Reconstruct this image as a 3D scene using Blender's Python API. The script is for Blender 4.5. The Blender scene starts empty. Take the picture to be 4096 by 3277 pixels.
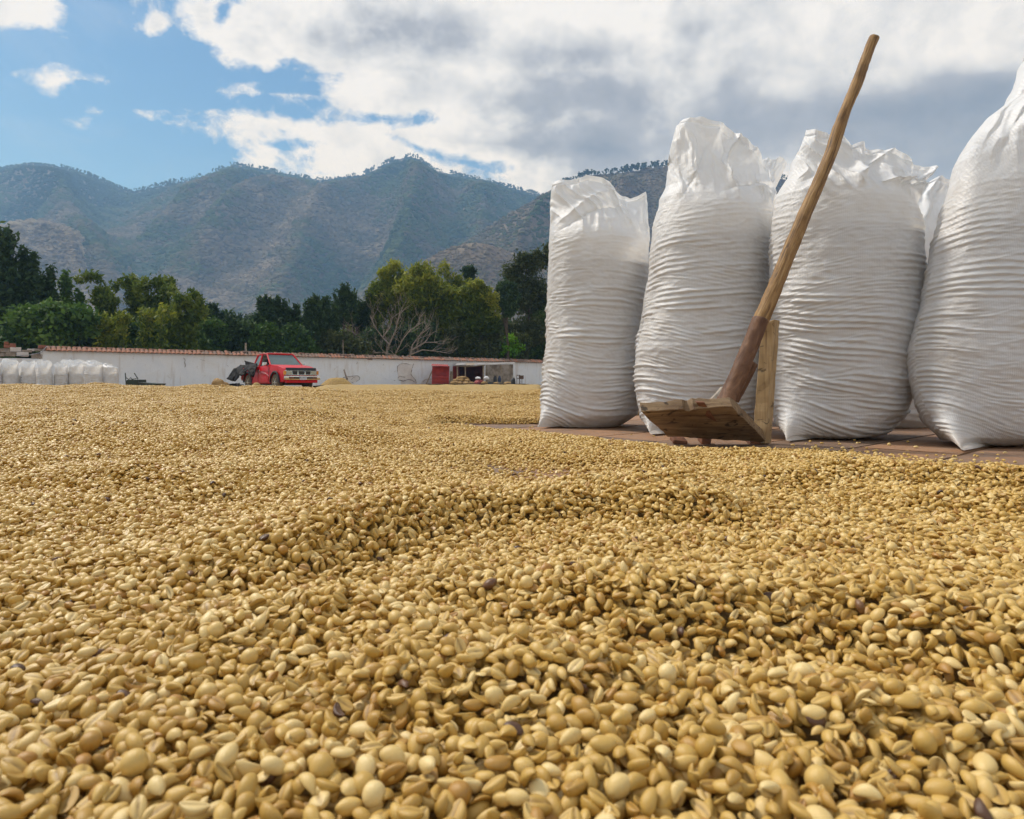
import bpy, bmesh, math, random
import numpy as np
from mathutils import Vector, Matrix, Euler
R = math.radians
SC = bpy.context.scene
COL = SC.collection
rng = np.random.default_rng(7)
random.seed(7)

# ------------------------------------------------------------------ camera
F, HOR, CAMZ = 2600.0, 1525.0, 0.20            # focal length and horizon in photo pixels, eye height
cam = bpy.data.cameras.new("camera"); camo = bpy.data.objects.new("camera", cam); COL.objects.link(camo)
camo.location = (0, 0, CAMZ); camo.rotation_euler = (R(90), 0, 0)
cam.sensor_width = 36; cam.lens = 36 * F / 4096
cam.shift_y = -(1638.5 - HOR) / 4096
cam.clip_start = 0.02; cam.clip_end = 9000
cam.dof.use_dof = True; cam.dof.focus_distance = 2.0; cam.dof.aperture_fstop = 20
SC.camera = camo

# ------------------------------------------------------------------ light
SUN_EL, SUN_AZ = 52.0, -58.0                     # azimuth measured from +Y (view direction), negative = left
sd = bpy.data.lights.new("sun", 'SUN'); sd.energy = 3.6; sd.angle = R(7); sd.color = (1, .975, .94)
so = bpy.data.objects.new("sun", sd); COL.objects.link(so)
_d = Vector((math.sin(R(SUN_AZ)) * math.cos(R(SUN_EL)), math.cos(R(SUN_AZ)) * math.cos(R(SUN_EL)), math.sin(R(SUN_EL))))
so.rotation_euler = _d.to_track_quat('Z', 'Y').to_euler()
SC.view_settings.view_transform = 'Standard'; SC.view_settings.look = 'None'
SC.view_settings.exposure = -0.05; SC.view_settings.gamma = 1
SC.cycles.max_bounces = 8; SC.cycles.transparent_max_bounces = 12; SC.cycles.volume_bounces = 2
SC.cycles.use_denoising = True
SC.cycles.use_adaptive_sampling = True; SC.cycles.adaptive_threshold = 0.02

# node helper ---------------------------------------------------------------
class NT:
    def __init__(s, tree): s.t = tree; s.n = tree.nodes; s.l = tree.links
    def new(s, typ, **kw):
        n = s.n.new(typ)
        for k, v in kw.items(): setattr(n, k, v)
        return n
    def set(s, sock, v):
        if isinstance(v, bpy.types.NodeSocket): s.l.new(v, sock)
        elif v is not None: sock.default_value = v
    def math(s, op, a, b=None, c=None, clamp=False):
        n = s.new('ShaderNodeMath', operation=op, use_clamp=clamp)
        s.set(n.inputs[0], a); s.set(n.inputs[1], b); s.set(n.inputs[2], c)
        return n.outputs[0]
    def vmath(s, op, a, b=None, out=0):
        n = s.new('ShaderNodeVectorMath', operation=op)
        s.set(n.inputs[0], a); s.set(n.inputs[1], b)
        return n.outputs[out]
    def noise(s, vec, scale, detail=4, rough=.55, dist=0, out=0):
        n = s.new('ShaderNodeTexNoise'); s.set(n.inputs['Vector'], vec)
        n.inputs['Scale'].default_value = scale; n.inputs['Detail'].default_value = detail
        n.inputs['Roughness'].default_value = rough; n.inputs['Distortion'].default_value = dist
        return n.outputs[out]
    def maprange(s, v, a, b, c=0, d=1, interp='SMOOTHSTEP'):
        n = s.new('ShaderNodeMapRange', interpolation_type=interp)
        s.set(n.inputs[0], v); n.inputs[1].default_value = a; n.inputs[2].default_value = b
        n.inputs[3].default_value = c; n.inputs[4].default_value = d
        return n.outputs[0]
    def ramp(s, v, stops, interp='LINEAR'):
        n = s.new('ShaderNodeValToRGB'); s.set(n.inputs[0], v); cr = n.color_ramp; cr.interpolation = interp
        while len(cr.elements) < len(stops): cr.elements.new(.5)
        for e, (p, c) in zip(cr.elements, stops): e.position = p; e.color = (*c, 1)
        return n.outputs[0]
    def mix(s, f, a, b, blend='MIX'):
        n = s.new('ShaderNodeMix', data_type='RGBA', blend_type=blend)
        s.set(n.inputs[0], f)
        for i, v in ((6, a), (7, b)):
            s.set(n.inputs[i], (*v, 1) if isinstance(v, tuple) and len(v) == 3 else v)
        return n.outputs[2]
    def scale(s, vec, sc):
        n = s.new('ShaderNodeMapping'); s.set(n.inputs[0], vec); n.inputs['Scale'].default_value = sc
        return n.outputs[0]

# ------------------------------------------------------------------ sky: Nishita with a cloud deck
world = bpy.data.worlds.new("World"); SC.world = world; world.use_nodes = True
wt = NT(world.node_tree); wt.n.clear()
sky = wt.new('ShaderNodeTexSky', sky_type='NISHITA'); sky.sun_disc = False
sky.sun_elevation = R(SUN_EL); sky.sun_rotation = R(SUN_AZ); sky.air_density = 1.0; sky.dust_density = 0.6; sky.ozone_density = 1.2
bgs = wt.new('ShaderNodeBackground'); wt.l.new(wt.mix(1.0, sky.outputs[0], (.66, 1.0, 1.22), 'MULTIPLY'), bgs.inputs[0]); bgs.inputs[1].default_value = 0.088
tc = wt.new('ShaderNodeTexCoord'); V = tc.outputs['Generated']
sep = wt.new('ShaderNodeSeparateXYZ'); wt.l.new(V, sep.inputs[0]); yc_ = wt.math('MAXIMUM', sep.outputs[1], .06)
cmb = wt.new('ShaderNodeCombineXYZ'); wt.l.new(wt.math('DIVIDE', sep.outputs[0], yc_), cmb.inputs[0]); wt.l.new(wt.math('DIVIDE', sep.outputs[2], yc_), cmb.inputs[1])
PL = cmb.outputs[0]                                # bearing and slope of the view ray
def blob(px, py, rx, ry, tilt=0):
    """ellipsoidal cloud body around the direction of (px,py); returns 0 at its rim, positive inside"""
    m = wt.new('ShaderNodeMapping', vector_type='TEXTURE')
    wt.l.new(PL, m.inputs[0]); m.inputs['Location'].default_value = ((px - 2048) / F, (HOR - py) / F, 0)
    m.inputs['Rotation'].default_value = (0, 0, R(-tilt))
    m.inputs['Scale'].default_value = (rx / F, ry / F, 1)
    ln = wt.vmath('LENGTH', m.outputs[0], out=1)
    return wt.math('MULTIPLY', wt.math('SUBTRACT', 1, ln), min(rx, ry) / F)
pos = [(3000, 60, 2330, 420, 0), (3100, 500, 2270, 430, 0), (2300, 560, 1400, 190, 5), (1400, 500, 560, 130, 6), (3300, 900, 2600, 420, 0),
       (960, 130, 300, 150, 30), (40, -20, 300, 150, 12), (325, 352, 200, 74, 8), (400, 425, 125, 70, -25), (590, 415, 75, 48, 0), (640, 92, 62, 48, 10),
       (-1500, 300, 700, 200, 0), (2600, -1500, 2600, 1400, 10), (6500, 0, 3500, 1900, 0)]
neg = [(700, 395, 440, 58, 4), (1080, 345, 110, 20, 0), (1555, 478, 105, 17, 3), (1700, 605, 80, 9, 22), (1840, 645, 60, 9, 8), (890, 60, 22, 38, 20), (1110, 580, 20, 4, 0)]
f = None
for a in pos:
    b = blob(*a); f = b if f is None else wt.math('MAXIMUM', f, b)
for a in neg:
    b = blob(*a); f = wt.math('MINIMUM', f, wt.math('ADD', wt.math('MULTIPLY', b, -1.6), .004))
fb = wt.math('MULTIPLY', wt.math('SUBTRACT', wt.noise(V, 1.9, 3, .5), .42), .35)      # broken cover outside that quarter of the sky
wf = wt.maprange(sep.outputs[1], .2, .55)
f = wt.math('ADD', wt.math('MULTIPLY', f, wf), wt.math('MULTIPLY', fb, wt.math('SUBTRACT', 1, wf)))
n1 = wt.math('SUBTRACT', wt.noise(wt.scale(V, (1, 1, 1.35)), 9, 9, .62, .25), .5)
n2 = wt.math('SUBTRACT', wt.noise(wt.scale(V, (1, 1, 1.5)), 42, 5, .6, .1), .5)
fd = wt.math('ADD', f, wt.math('ADD', wt.math('MULTIPLY', n1, .10), wt.math('MULTIPLY', n2, .035)))
alpha = wt.maprange(fd, -.004, .017)
wisp = wt.math('MULTIPLY', wt.maprange(wt.noise(wt.scale(V, (1, 1, 2.5)), 3.5, 6, .6, .6), .48, .78), .16)
alpha = wt.math('MAXIMUM', alpha, wisp)
thick = wt.maprange(fd, .0, .11)
s1 = wt.noise(wt.scale(V, (1, 1, 1.6)), 3.1, 4, .5, .35)
# grey bellies where the deck is thick
g = None
for a in [(2330, 330, 470, 250, 10), (1280, 170, 420, 120, 8), (3700, 520, 600, 170, 5), (2950, 520, 800, 200, 0), (1750, 120, 350, 150, 0), (4050, 600, 700, 300, 0), (1750, 320, 300, 60, 12)]:
    b = blob(*a); g = b if g is None else wt.math('MAXIMUM', g, b)
gd = wt.maprange(wt.math('ADD', g, wt.math('MULTIPLY', wt.math('SUBTRACT', s1, .5), .30)), -.05, .055)
shade = wt.math('MULTIPLY', thick, wt.math('ADD', wt.math('MULTIPLY', gd, .72), wt.math('MULTIPLY', wt.maprange(s1, .42, .68), .28)))
puff = wt.maprange(wt.noise(wt.scale(V, (1, 1, 1.4)), 16, 7, .6, .3), .3, .7)
rel = wt.math('SUBTRACT', wt.noise(wt.vmath('ADD', V, (.022, 0, -.03)), 11, 7, .6, .2), wt.noise(V, 11, 7, .6, .2))
shade = wt.math('ADD', shade, wt.math('ADD', wt.math('MULTIPLY', wt.math('SUBTRACT', .5, puff), .16), wt.math('MULTIPLY', rel, .55)), clamp=True)
ccol = wt.ramp(shade, [(0, (1.0, 1.0, 1.0)), (.22, (.74, .76, .79)), (.50, (.43, .445, .49)), (1, (.24, .255, .30))])
bgc = wt.new('ShaderNodeBackground'); wt.l.new(ccol, bgc.inputs[0]); bgc.inputs[1].default_value = .95
mx = wt.new('ShaderNodeMixShader'); wt.l.new(alpha, mx.inputs[0]); wt.l.new(bgs.outputs[0], mx.inputs[1]); wt.l.new(bgc.outputs[0], mx.inputs[2])
wo = wt.new('ShaderNodeOutputWorld'); wt.l.new(mx.outputs[0], wo.inputs[0])

# ------------------------------------------------------------------ helpers
def P(px, py, Y): return Vector(((px - 2048) / F * Y, Y, CAMZ + (HOR - py) / F * Y))
def G(px, py, z=0.0):
    Y = (CAMZ - z) * F / (py - HOR); return Vector(((px - 2048) / F * Y, Y, z))
def ss(x, a, b):
    t = np.clip((np.asarray(x, float) - a) / (b - a), 0, 1); return t * t * (3 - 2 * t)

def mesh_np(name, verts, faces, smooth=True):
    """faces: int array (n,3) or (n,4)"""
    me = bpy.data.meshes.new(name)
    verts = np.asarray(verts, np.float32); faces = np.asarray(faces, np.int32)
    k = faces.shape[1]; n = len(faces)
    me.vertices.add(len(verts)); me.vertices.foreach_set('co', verts.ravel())
    me.loops.add(n * k); me.loops.foreach_set('vertex_index', faces.ravel())
    me.polygons.add(n); me.polygons.foreach_set('loop_start', np.arange(0, n * k, k, dtype=np.int32))
    try: me.polygons.foreach_set('loop_total', np.full(n, k, np.int32))
    except Exception: pass
    me.polygons.foreach_set('use_smooth', np.full(n, smooth))
    me.update(calc_edges=True)
    return me
def attr(me, name, data, typ='FLOAT', dom='POINT'):
    a = me.attributes.new(name, typ, dom)
    a.data.foreach_set('vector' if typ == 'FLOAT_VECTOR' else 'value', np.asarray(data, np.int32 if typ == 'INT' else np.float32).ravel())
def link(name, me, mat=None, parent=None):
    o = bpy.data.objects.new(name, me); COL.objects.link(o)
    if mat: me.materials.append(mat)
    if parent is not None: o.parent = parent
    return o
def tag(o, label=None, cat=None, group=None, kind=None):
    if label: o['label'] = label
    if cat: o['category'] = cat
    if group: o['group'] = group
    if kind: o['kind'] = kind
    return o
def empty(name, loc=(0, 0, 0), rz=0):
    o = bpy.data.objects.new(name, None); COL.objects.link(o); o.location = loc; o.rotation_euler = (0, 0, rz); o.empty_display_size = .1
    return o
def grid_faces(nu, nv, closed_u=False):
    iu = np.arange(nu if closed_u else nu - 1); iv = np.arange(nv - 1)
    U, W = np.meshgrid(iu, iv, indexing='ij'); U = U.ravel(); W = W.ravel(); U2 = (U + 1) % nu
    return np.stack([U * nv + W, U2 * nv + W, U2 * nv + W + 1, U * nv + W + 1], 1)

class MB:
    """collects simple shapes and links them as one mesh object"""
    def __init__(s): s.bm = bmesh.new()
    def box(s, c, d, rot=None, bevel=0):
        M = Matrix.Translation(Vector(c)) @ (Euler(rot).to_matrix().to_4x4() if rot else Matrix()) @ Matrix.Diagonal((*d, 1))
        r = bmesh.ops.create_cube(s.bm, size=1, matrix=M)
        if bevel:
            es = list({e for v in r['verts'] for e in v.link_edges})
            bmesh.ops.bevel(s.bm, geom=es, offset=bevel, segments=2, affect='EDGES', profile=.6)
        return s
    def poly(s, pts, faces):
        v = [s.bm.verts.new(p) for p in pts]
        for f_ in faces:
            try: s.bm.faces.new([v[i] for i in f_])
            except ValueError: pass
        return s
    def hexa(s, q, off):
        """quad q (4 points) pushed along off"""
        off = Vector(off); a = [Vector(p) for p in q]; b = [p + off for p in a]
        return s.poly(a + b, [(0, 1, 2, 3), (7, 6, 5, 4), (0, 4, 5, 1), (1, 5, 6, 2), (2, 6, 7, 3), (3, 7, 4, 0)])
    def prism(s, prof, y0, y1, axis='y'):
        n = len(prof); a = [Vector((p[0], y0, p[1])) for p in prof]; b = [Vector((p[0], y1, p[1])) for p in prof]
        return s.poly(a + b, [tuple(range(n))[::-1], tuple(range(n, 2 * n))] + [(i, (i + 1) % n, n + (i + 1) % n, n + i) for i in range(n)])
    def tube(s, pts, rad, n=8, cap=True):
        pts = [Vector(p) for p in pts]; m = len(pts)
        if not hasattr(rad, '__len__'): rad = [rad] * m
        rings = []
        for i, p in enumerate(pts):
            t = (pts[min(i + 1, m - 1)] - pts[max(i - 1, 0)]).normalized()
            a = t.cross(Vector((0, 0, 1))); a = a if a.length > .05 else t.cross(Vector((0, 1, 0)))
            a.normalize(); b = t.cross(a)
            rings.append([s.bm.verts.new(p + (a * math.cos(k * 2 * math.pi / n) + b * math.sin(k * 2 * math.pi / n)) * rad[i]) for k in range(n)])
        for i in range(m - 1):
            for k in range(n): s.bm.faces.new((rings[i][k], rings[i][(k + 1) % n], rings[i + 1][(k + 1) % n], rings[i + 1][k]))
        if cap: s.bm.faces.new(rings[0][::-1]); s.bm.faces.new(rings[-1])
        return s
    def cyl(s, a, b, r, n=20): return s.tube([a, b], r, n)
    def lathe_y(s, prof, n=28):
        """profile of (radius, y) turned around the y axis"""
        rings = [[s.bm.verts.new((r * math.cos(k * 2 * math.pi / n), y, r * math.sin(k * 2 * math.pi / n))) for k in range(n)] for r, y in prof]
        for i in range(len(rings) - 1):
            for k in range(n): s.bm.faces.new((rings[i][k], rings[i][(k + 1) % n], rings[i + 1][(k + 1) % n], rings[i + 1][k]))
        s.bm.faces.new(rings[0][::-1]); s.bm.faces.new(rings[-1]); return s
    def jitter(s, a):
        for v in s.bm.verts: v.co += Vector((random.uniform(-a, a), random.uniform(-a, a), random.uniform(-a, a)))
        return s
    def mesh(s, name, smooth=False):
        bmesh.ops.recalc_face_normals(s.bm, faces=s.bm.faces)
        me = bpy.data.meshes.new(name); s.bm.to_mesh(me); s.bm.free()
        if smooth:
            me.polygons.foreach_set('use_smooth', [True] * len(me.polygons))
            try: me.set_sharp_from_angle(angle=R(40))
            except Exception: pass
        return me
    def build(s, name, mat, parent=None, smooth=False): return link(name, s.mesh(name, smooth), mat, parent)

# ------------------------------------------------------------------ materials
def mat(name):
    m = bpy.data.materials.new(name); m.use_nodes = True
    return m, NT(m.node_tree), m.node_tree.nodes['Principled BSDF']
def bump(t, b, h, strength, dist):
    n = t.new('ShaderNodeBump'); t.set(n.inputs['Height'], h); n.inputs['Strength'].default_value = strength; n.inputs['Distance'].default_value = dist
    t.l.new(n.outputs[0], b.inputs['Normal'])
def simple(name, c1, c2=None, rough=.7, scale=4, metal=0, bmp=0, bdist=.01, det=5, spec=.5, coat=0):
    m, t, b = mat(name); c2 = c2 or tuple(x * .75 for x in c1)
    co = t.new('ShaderNodeTexCoord').outputs['Object']
    nz = t.noise(co, scale, det, .6)
    t.set(b.inputs['Base Color'], t.mix(t.maprange(nz, .35, .68), c1, c2))
    b.inputs['Roughness'].default_value = rough; b.inputs['Metallic'].default_value = metal
    b.inputs['Specular IOR Level'].default_value = spec; b.inputs['Coat Weight'].default_value = coat
    if bmp: bump(t, b, t.noise(co, scale * 5, 6, .65), bmp, bdist)
    return m
def tone_out(t, typ='GEOMETRY', name='tone'):
    a = t.new('ShaderNodeAttribute', attribute_type=typ); a.attribute_name = name; return a.outputs['Fac']

def bean_material():
    m, t, b = mat('parchment_bean')
    tn = tone_out(t, 'INSTANCER')
    col = t.ramp(tn, [(0, (.040, .017, .010)), (.022, (.085, .034, .018)), (.034, (.17, .080, .030)), (.06, (.40, .20, .040)), (.13, (.39, .205, .036)), (.34, (.465, .285, .057)), (.70, (.595, .395, .108)), (1, (.77, .60, .28))])
    co = t.new('ShaderNodeTexCoord').outputs['Object']
    nz = t.noise(co, 260, 4, .6)
    col = t.mix(t.math('MULTIPLY', t.maprange(nz, .48, .70), .5), col, (.33, .19, .07))
    gr = tone_out(t, 'GEOMETRY', 'groove')
    col = t.mix(t.math('MULTIPLY', gr, .75), col, (.16, .09, .03))
    t.set(b.inputs['Base Color'], col); b.inputs['Roughness'].default_value = .40; b.inputs['Specular IOR Level'].default_value = .5
    b.inputs['Subsurface Weight'].default_value = 0
    bump(t, b, t.noise(co, 900, 3, .6), .25, .0004)
    return m
M_BEAN = bean_material()
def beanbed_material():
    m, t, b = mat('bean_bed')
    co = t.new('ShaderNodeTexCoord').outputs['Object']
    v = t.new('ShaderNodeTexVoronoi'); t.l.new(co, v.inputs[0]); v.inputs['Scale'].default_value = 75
    col = t.ramp(v.outputs['Distance'], [(0, (.42, .28, .11)), (.6, (.34, .22, .08)), (1, (.16, .09, .04))])  # darker than the beans: shade of the gaps is put into the colour
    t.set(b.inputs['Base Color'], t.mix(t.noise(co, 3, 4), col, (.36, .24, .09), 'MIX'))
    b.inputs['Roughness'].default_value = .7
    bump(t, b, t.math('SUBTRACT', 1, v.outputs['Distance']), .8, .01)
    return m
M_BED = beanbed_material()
def floor_material(name, base):
    m, t, b = mat(name)
    g_ = t.new('ShaderNodeNewGeometry').outputs['Position']
    oi = t.new('ShaderNodeObjectInfo')
    n_ = t.noise(g_, 5, 6, .65, .6); n2_ = t.noise(g_, 38, 6, .7)
    c = t.ramp(t.math('ADD', t.math('MULTIPLY', n_, .8), t.math('MULTIPLY', oi.outputs['Random'], .3)), [(.3, (.10, .068, .05)), (.5, (.20, .125, .082)), (.66, (.31, .165, .085)), (.85, (.27, .19, .14))])
    c = t.mix(t.maprange(n2_, .5, .75), c, (.17, .125, .10))
    t.set(b.inputs['Base Color'], c); b.inputs['Roughness'].default_value = .75
    bump(t, b, t.math('ADD', n2_, t.math('MULTIPLY', n_, 2)), .5, .004)
    return m
M_TILE = floor_material('floor_tile_clay', 0)
M_GROUND = simple('yard_ground', (.30, .22, .14), (.20, .15, .10), .9, .8, bmp=.4, bdist=.05)
def sack_material(name='woven_sack', trans=.32, weave=1700):
    m, t, b = mat(name)
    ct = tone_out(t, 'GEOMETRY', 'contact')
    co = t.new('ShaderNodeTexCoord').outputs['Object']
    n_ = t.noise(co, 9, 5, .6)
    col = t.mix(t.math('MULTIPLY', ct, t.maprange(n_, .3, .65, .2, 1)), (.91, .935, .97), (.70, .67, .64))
    sx_ = t.new('ShaderNodeSeparateXYZ'); t.l.new(co, sx_.inputs[0])
    dirt = t.math('MULTIPLY', t.maprange(t.math('ADD', sx_.outputs[2], t.math('MULTIPLY', t.noise(co, 14, 5, .65), .10)), .13, .045), .5)
    col = t.mix(dirt, col, (.50, .40, .29)); col = t.mix(t.math('MULTIPLY', t.maprange(t.noise(co, 5, 6, .7), .56, .72), .14), col, (.58, .55, .50))
    t.set(b.inputs['Base Color'], col)
    b.inputs['Roughness'].default_value = .36; b.inputs['Specular IOR Level'].default_value = .5
    w1 = t.new('ShaderNodeTexWave', bands_direction='X'); t.l.new(co, w1.inputs[0]); w1.inputs['Scale'].default_value = 60
    w2 = t.new('ShaderNodeTexWave', bands_direction='Z'); t.l.new(co, w2.inputs[0]); w2.inputs['Scale'].default_value = 75
    h = t.math('ADD', t.math('MULTIPLY', w1.outputs['Fac'], w2.outputs['Fac']), t.math('MULTIPLY', t.noise(t.scale(co, (1, 1, 2.2)), 95, 5, .6), 1.6))
    bump(t, b, h, .42, .0022)
    tr = t.new('ShaderNodeBsdfTranslucent'); t.set(tr.inputs[0], (.93, .91, .87, 1))
    ms = t.new('ShaderNodeMixShader'); ms.inputs[0].default_value = trans
    t.l.new(b.outputs[0], ms.inputs[1]); t.l.new(tr.outputs[0], ms.inputs[2])
    t.l.new(ms.outputs[0], t.n['Material Output'].inputs[0])
    return m
M_SACK = sack_material()
M_FILL = simple('sack_contents', (.34, .23, .11), (.24, .16, .08), .9, 30)
def wood(name, c1, c2, c3, grain=18, stains=.0, axis=(1, 1, .06), along=False):
    m, t, b = mat(name)
    co = t.new('ShaderNodeTexCoord').outputs['Object']
    if along:
        at_ = t.new('ShaderNodeAttribute'); at_.attribute_name = 'grain'; co = at_.outputs['Vector']
    g_ = t.noise(t.scale(co, axis), grain * 6, 7, .6, 1.2)
    l_ = t.noise(co, 9, 5, .6)
    c = t.ramp(g_, [(.3, c3), (.5, c1), (.7, c2)])
    c = t.mix(t.math('MULTIPLY', t.maprange(l_, .45, .7), .5), c, c3)
    if stains: c = t.mix(t.math('MULTIPLY', t.maprange(t.noise(t.scale(co, (1, 1, 1.7) if not along else (1, 1, .12)), 26, 5, .55, .8), .58, .66), stains), c, (.03, .02, .015))
    t.set(b.inputs['Base Color'], c); b.inputs['Roughness'].default_value = .62; b.inputs['Specular IOR Level'].default_value = .3
    bump(t, b, t.math('ADD', g_, l_), .7, .004)
    return m
M_WOOD = wood('bare_wood', (.30, .175, .070), (.44, .285, .13), (.075, .038, .018), grain=20, stains=.6, along=True)
M_BOARD = wood('worn_board', (.27, .185, .105), (.40, .29, .175), (.10, .055, .03), grain=8, stains=.85, axis=(.08, 1, 1))
M_POST = wood('sawn_post', (.42, .29, .15), (.52, .38, .22), (.20, .12, .06), grain=10, stains=.7)
M_BARK = wood('bark', (.14, .072, .042), (.23, .125, .072), (.075, .035, .022), grain=7, axis=(1, 1, .35), along=True)

M_SPLIT = simple('split_wood', (.22, .09, .045), (.12, .05, .03), .8, 30)
def leaf_material(name, cols, trans=.28):
    m, t, b = mat(name)
    tn = tone_out(t)
    k = len(cols); col = t.ramp(tn, [(i / (k - 1), c) for i, c in enumerate(cols)])
    t.set(b.inputs['Base Color'], col); b.inputs['Roughness'].default_value = .6; b.inputs['Specular IOR Level'].default_value = .25
    tr = t.new('ShaderNodeBsdfTranslucent'); t.l.new(col, tr.inputs[0])
    ms = t.new('ShaderNodeMixShader'); ms.inputs[0].default_value = trans
    t.l.new(b.outputs[0], ms.inputs[1]); t.l.new(tr.outputs[0], ms.inputs[2]); t.l.new(ms.outputs[0], t.n['Material Output'].inputs[0])
    return m
L_DARK = leaf_material('dark_leaves', [(.024, .052, .024), (.052, .098, .036), (.11, .175, .06)])
L_MID = leaf_material('mid_leaves', [(.032, .070, .016), (.065, .135, .026), (.13, .22, .045)])
L_BAMBOO = leaf_material('bamboo_leaves', [(.035, .070, .010), (.085, .135, .018), (.19, .235, .035)])
L_YELLOW = leaf_material('yellow_green_leaves', [(.045, .080, .014), (.14, .19, .022), (.34, .35, .04)], .35)
L_BRIGHT = leaf_material('bright_leaves', [(.07, .17, .012), (.14, .34, .02), (.24, .48, .03)], .35)
L_OLIVE = leaf_material('olive_scrub', [(.035, .052, .020), (.075, .10, .034), (.14, .16, .06)])
M_TRUNK = simple('trunk_bark', (.13, .10, .07), (.07, .05, .035), .9, 6)
M_BARE = simple('bare_branch', (.30, .25, .20), (.17, .13, .10), .85, 5)

# ------------------------------------------------------------------ geometry-node scatter (for what nobody could count)
def proto_collection(name, meshes, material):
    c = bpy.data.collections.new(name)
    for i, me in enumerate(meshes):
        if not me.materials: me.materials.append(material)
        o = bpy.data.objects.new('%s_%02d' % (name, i), me); c.objects.link(o)
    return c
def scatter(name, pts, rot, scl, idx, tone, coll):
    me = bpy.data.meshes.new(name); me.vertices.add(len(pts)); me.vertices.foreach_set('co', np.asarray(pts, np.float32).ravel())
    attr(me, 'rot', rot, 'FLOAT_VECTOR'); attr(me, 'scl', scl, 'FLOAT_VECTOR'); attr(me, 'idx', idx, 'INT'); attr(me, 'tone', tone)
    o = link(name, me)
    ng = bpy.data.node_groups.new(name + '_nodes', 'GeometryNodeTree')
    ng.interface.new_socket('Geometry', in_out='INPUT', socket_type='NodeSocketGeometry')
    ng.interface.new_socket('Geometry', in_out='OUTPUT', socket_type='NodeSocketGeometry')
    N = ng.nodes; L = ng.links
    gi = N.new('NodeGroupInput'); go = N.new('NodeGroupOutput')
    ip = N.new('GeometryNodeInstanceOnPoints'); ci = N.new('GeometryNodeCollectionInfo')
    ci.inputs['Collection'].default_value = coll; ci.inputs['Separate Children'].default_value = True; ci.inputs['Reset Children'].default_value = True
    def na(nm, typ):
        n = N.new('GeometryNodeInputNamedAttribute'); n.data_type = typ; n.inputs['Name'].default_value = nm; return n.outputs['Attribute']
    L.new(gi.outputs[0], ip.inputs['Points']); L.new(ci.outputs[0], ip.inputs['Instance']); ip.inputs['Pick Instance'].default_value = True
    L.new(na('idx', 'INT'), ip.inputs['Instance Index']); L.new(na('scl', 'FLOAT_VECTOR'), ip.inputs['Scale'])
    er = N.new('FunctionNodeEulerToRotation'); L.new(na('rot', 'FLOAT_VECTOR'), er.inputs[0]); L.new(er.outputs[0], ip.inputs['Rotation'])
    L.new(ip.outputs[0], go.inputs[0])
    md = o.modifiers.new('scatter', 'NODES'); md.node_group = ng
    return o

# numpy noise ------------------------------------------------------------------
_tabs = {}
def vnoise(x, y, seed=0, perx=None):
    """smooth value noise in 0..1"""
    if seed not in _tabs: _tabs[seed] = np.random.default_rng(1000 + seed).random((256, 256)).astype(np.float64)
    T = _tabs[seed]
    xi = np.floor(x).astype(int); yi = np.floor(y).astype(int); fx = x - xi; fy = y - yi
    fx = fx * fx * fx * (fx * (fx * 6 - 15) + 10); fy = fy * fy * fy * (fy * (fy * 6 - 15) + 10)
    m = perx or 256
    x0 = xi % m; x1 = (xi + 1) % m; y0 = yi % 256; y1 = (yi + 1) % 256
    return (T[x0, y0] * (1 - fx) + T[x1, y0] * fx) * (1 - fy) + (T[x0, y1] * (1 - fx) + T[x1, y1] * fx) * fy
def fbm(x, y, seed=0, o=4, g=.5):
    s = 0; a = 1; tot = 0
    for i in range(o):
        s = s + a * vnoise(x * 2 ** i, y * 2 ** i, seed + i); tot += a; a *= g
    return s / tot

# ------------------------------------------------------------------ ground
gm = MB(); gm.bm.free(); gm.bm = bmesh.new()
n_ = 64; ring = [(3300 * math.cos(i * 2 * math.pi / n_), 3300 * math.sin(i * 2 * math.pi / n_), -.22) for i in range(n_)]
gm.poly(ring, [tuple(range(n_))]); tag(gm.build('ground', M_GROUND), 'bare brown earth of the yard running to the hills', kind='structure')
# raised patio slab that carries the beds and the sacks
pf = MB(); pf.box((1.5, 2.6, -.13), (9.0, 7.4, .2)); patio = pf.build('patio_floor', simple('patio_joint', (.075, .055, .042), (.05, .038, .03), .95, 20))
tag(patio, 'worn reddish clay tile floor under the sacks', kind='structure')
# tiles, laid diagonally
ta = R(41.5); tu = Vector((math.cos(ta), math.sin(ta), 0)); tv = Vector((-math.sin(ta), math.cos(ta), 0))
org = Vector((.961, 1.89, 0)); TW, TL = .262, .56
tile_meshes = []
for k in range(6):
    b_ = MB(); b_.box((0, 0, -.0145), (TL - .008 - .002 * (k % 3), TW - .008 - .002 * (k % 2), .029), bevel=.003)
    for v in b_.bm.verts:
        if v.co.z > -.01: v.co.x += random.uniform(-.003, .003); v.co.y += random.uniform(-.003, .003)
    me = b_.mesh('floor_tile'); me.materials.append(M_TILE); tile_meshes.append(me)
for j in range(-9, 10):
    for i in range(-6, 8):
        c = org + tu * ((i + .5 * (j % 2)) * TL + .12) + tv * ((j + .5) * TW)
        if not (-1.0 < c.x < 3.0 and .95 < c.y < 3.9): continue
        o = bpy.data.objects.new('floor_tile', random.choice(tile_meshes)); COL.objects.link(o); o.parent = patio
        o.location = (c.x, c.y, random.uniform(-.0015, .001)); o.rotation_euler = (random.uniform(-.002, .002), random.uniform(-.002, .002), ta + random.uniform(-.006, .006))

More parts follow.
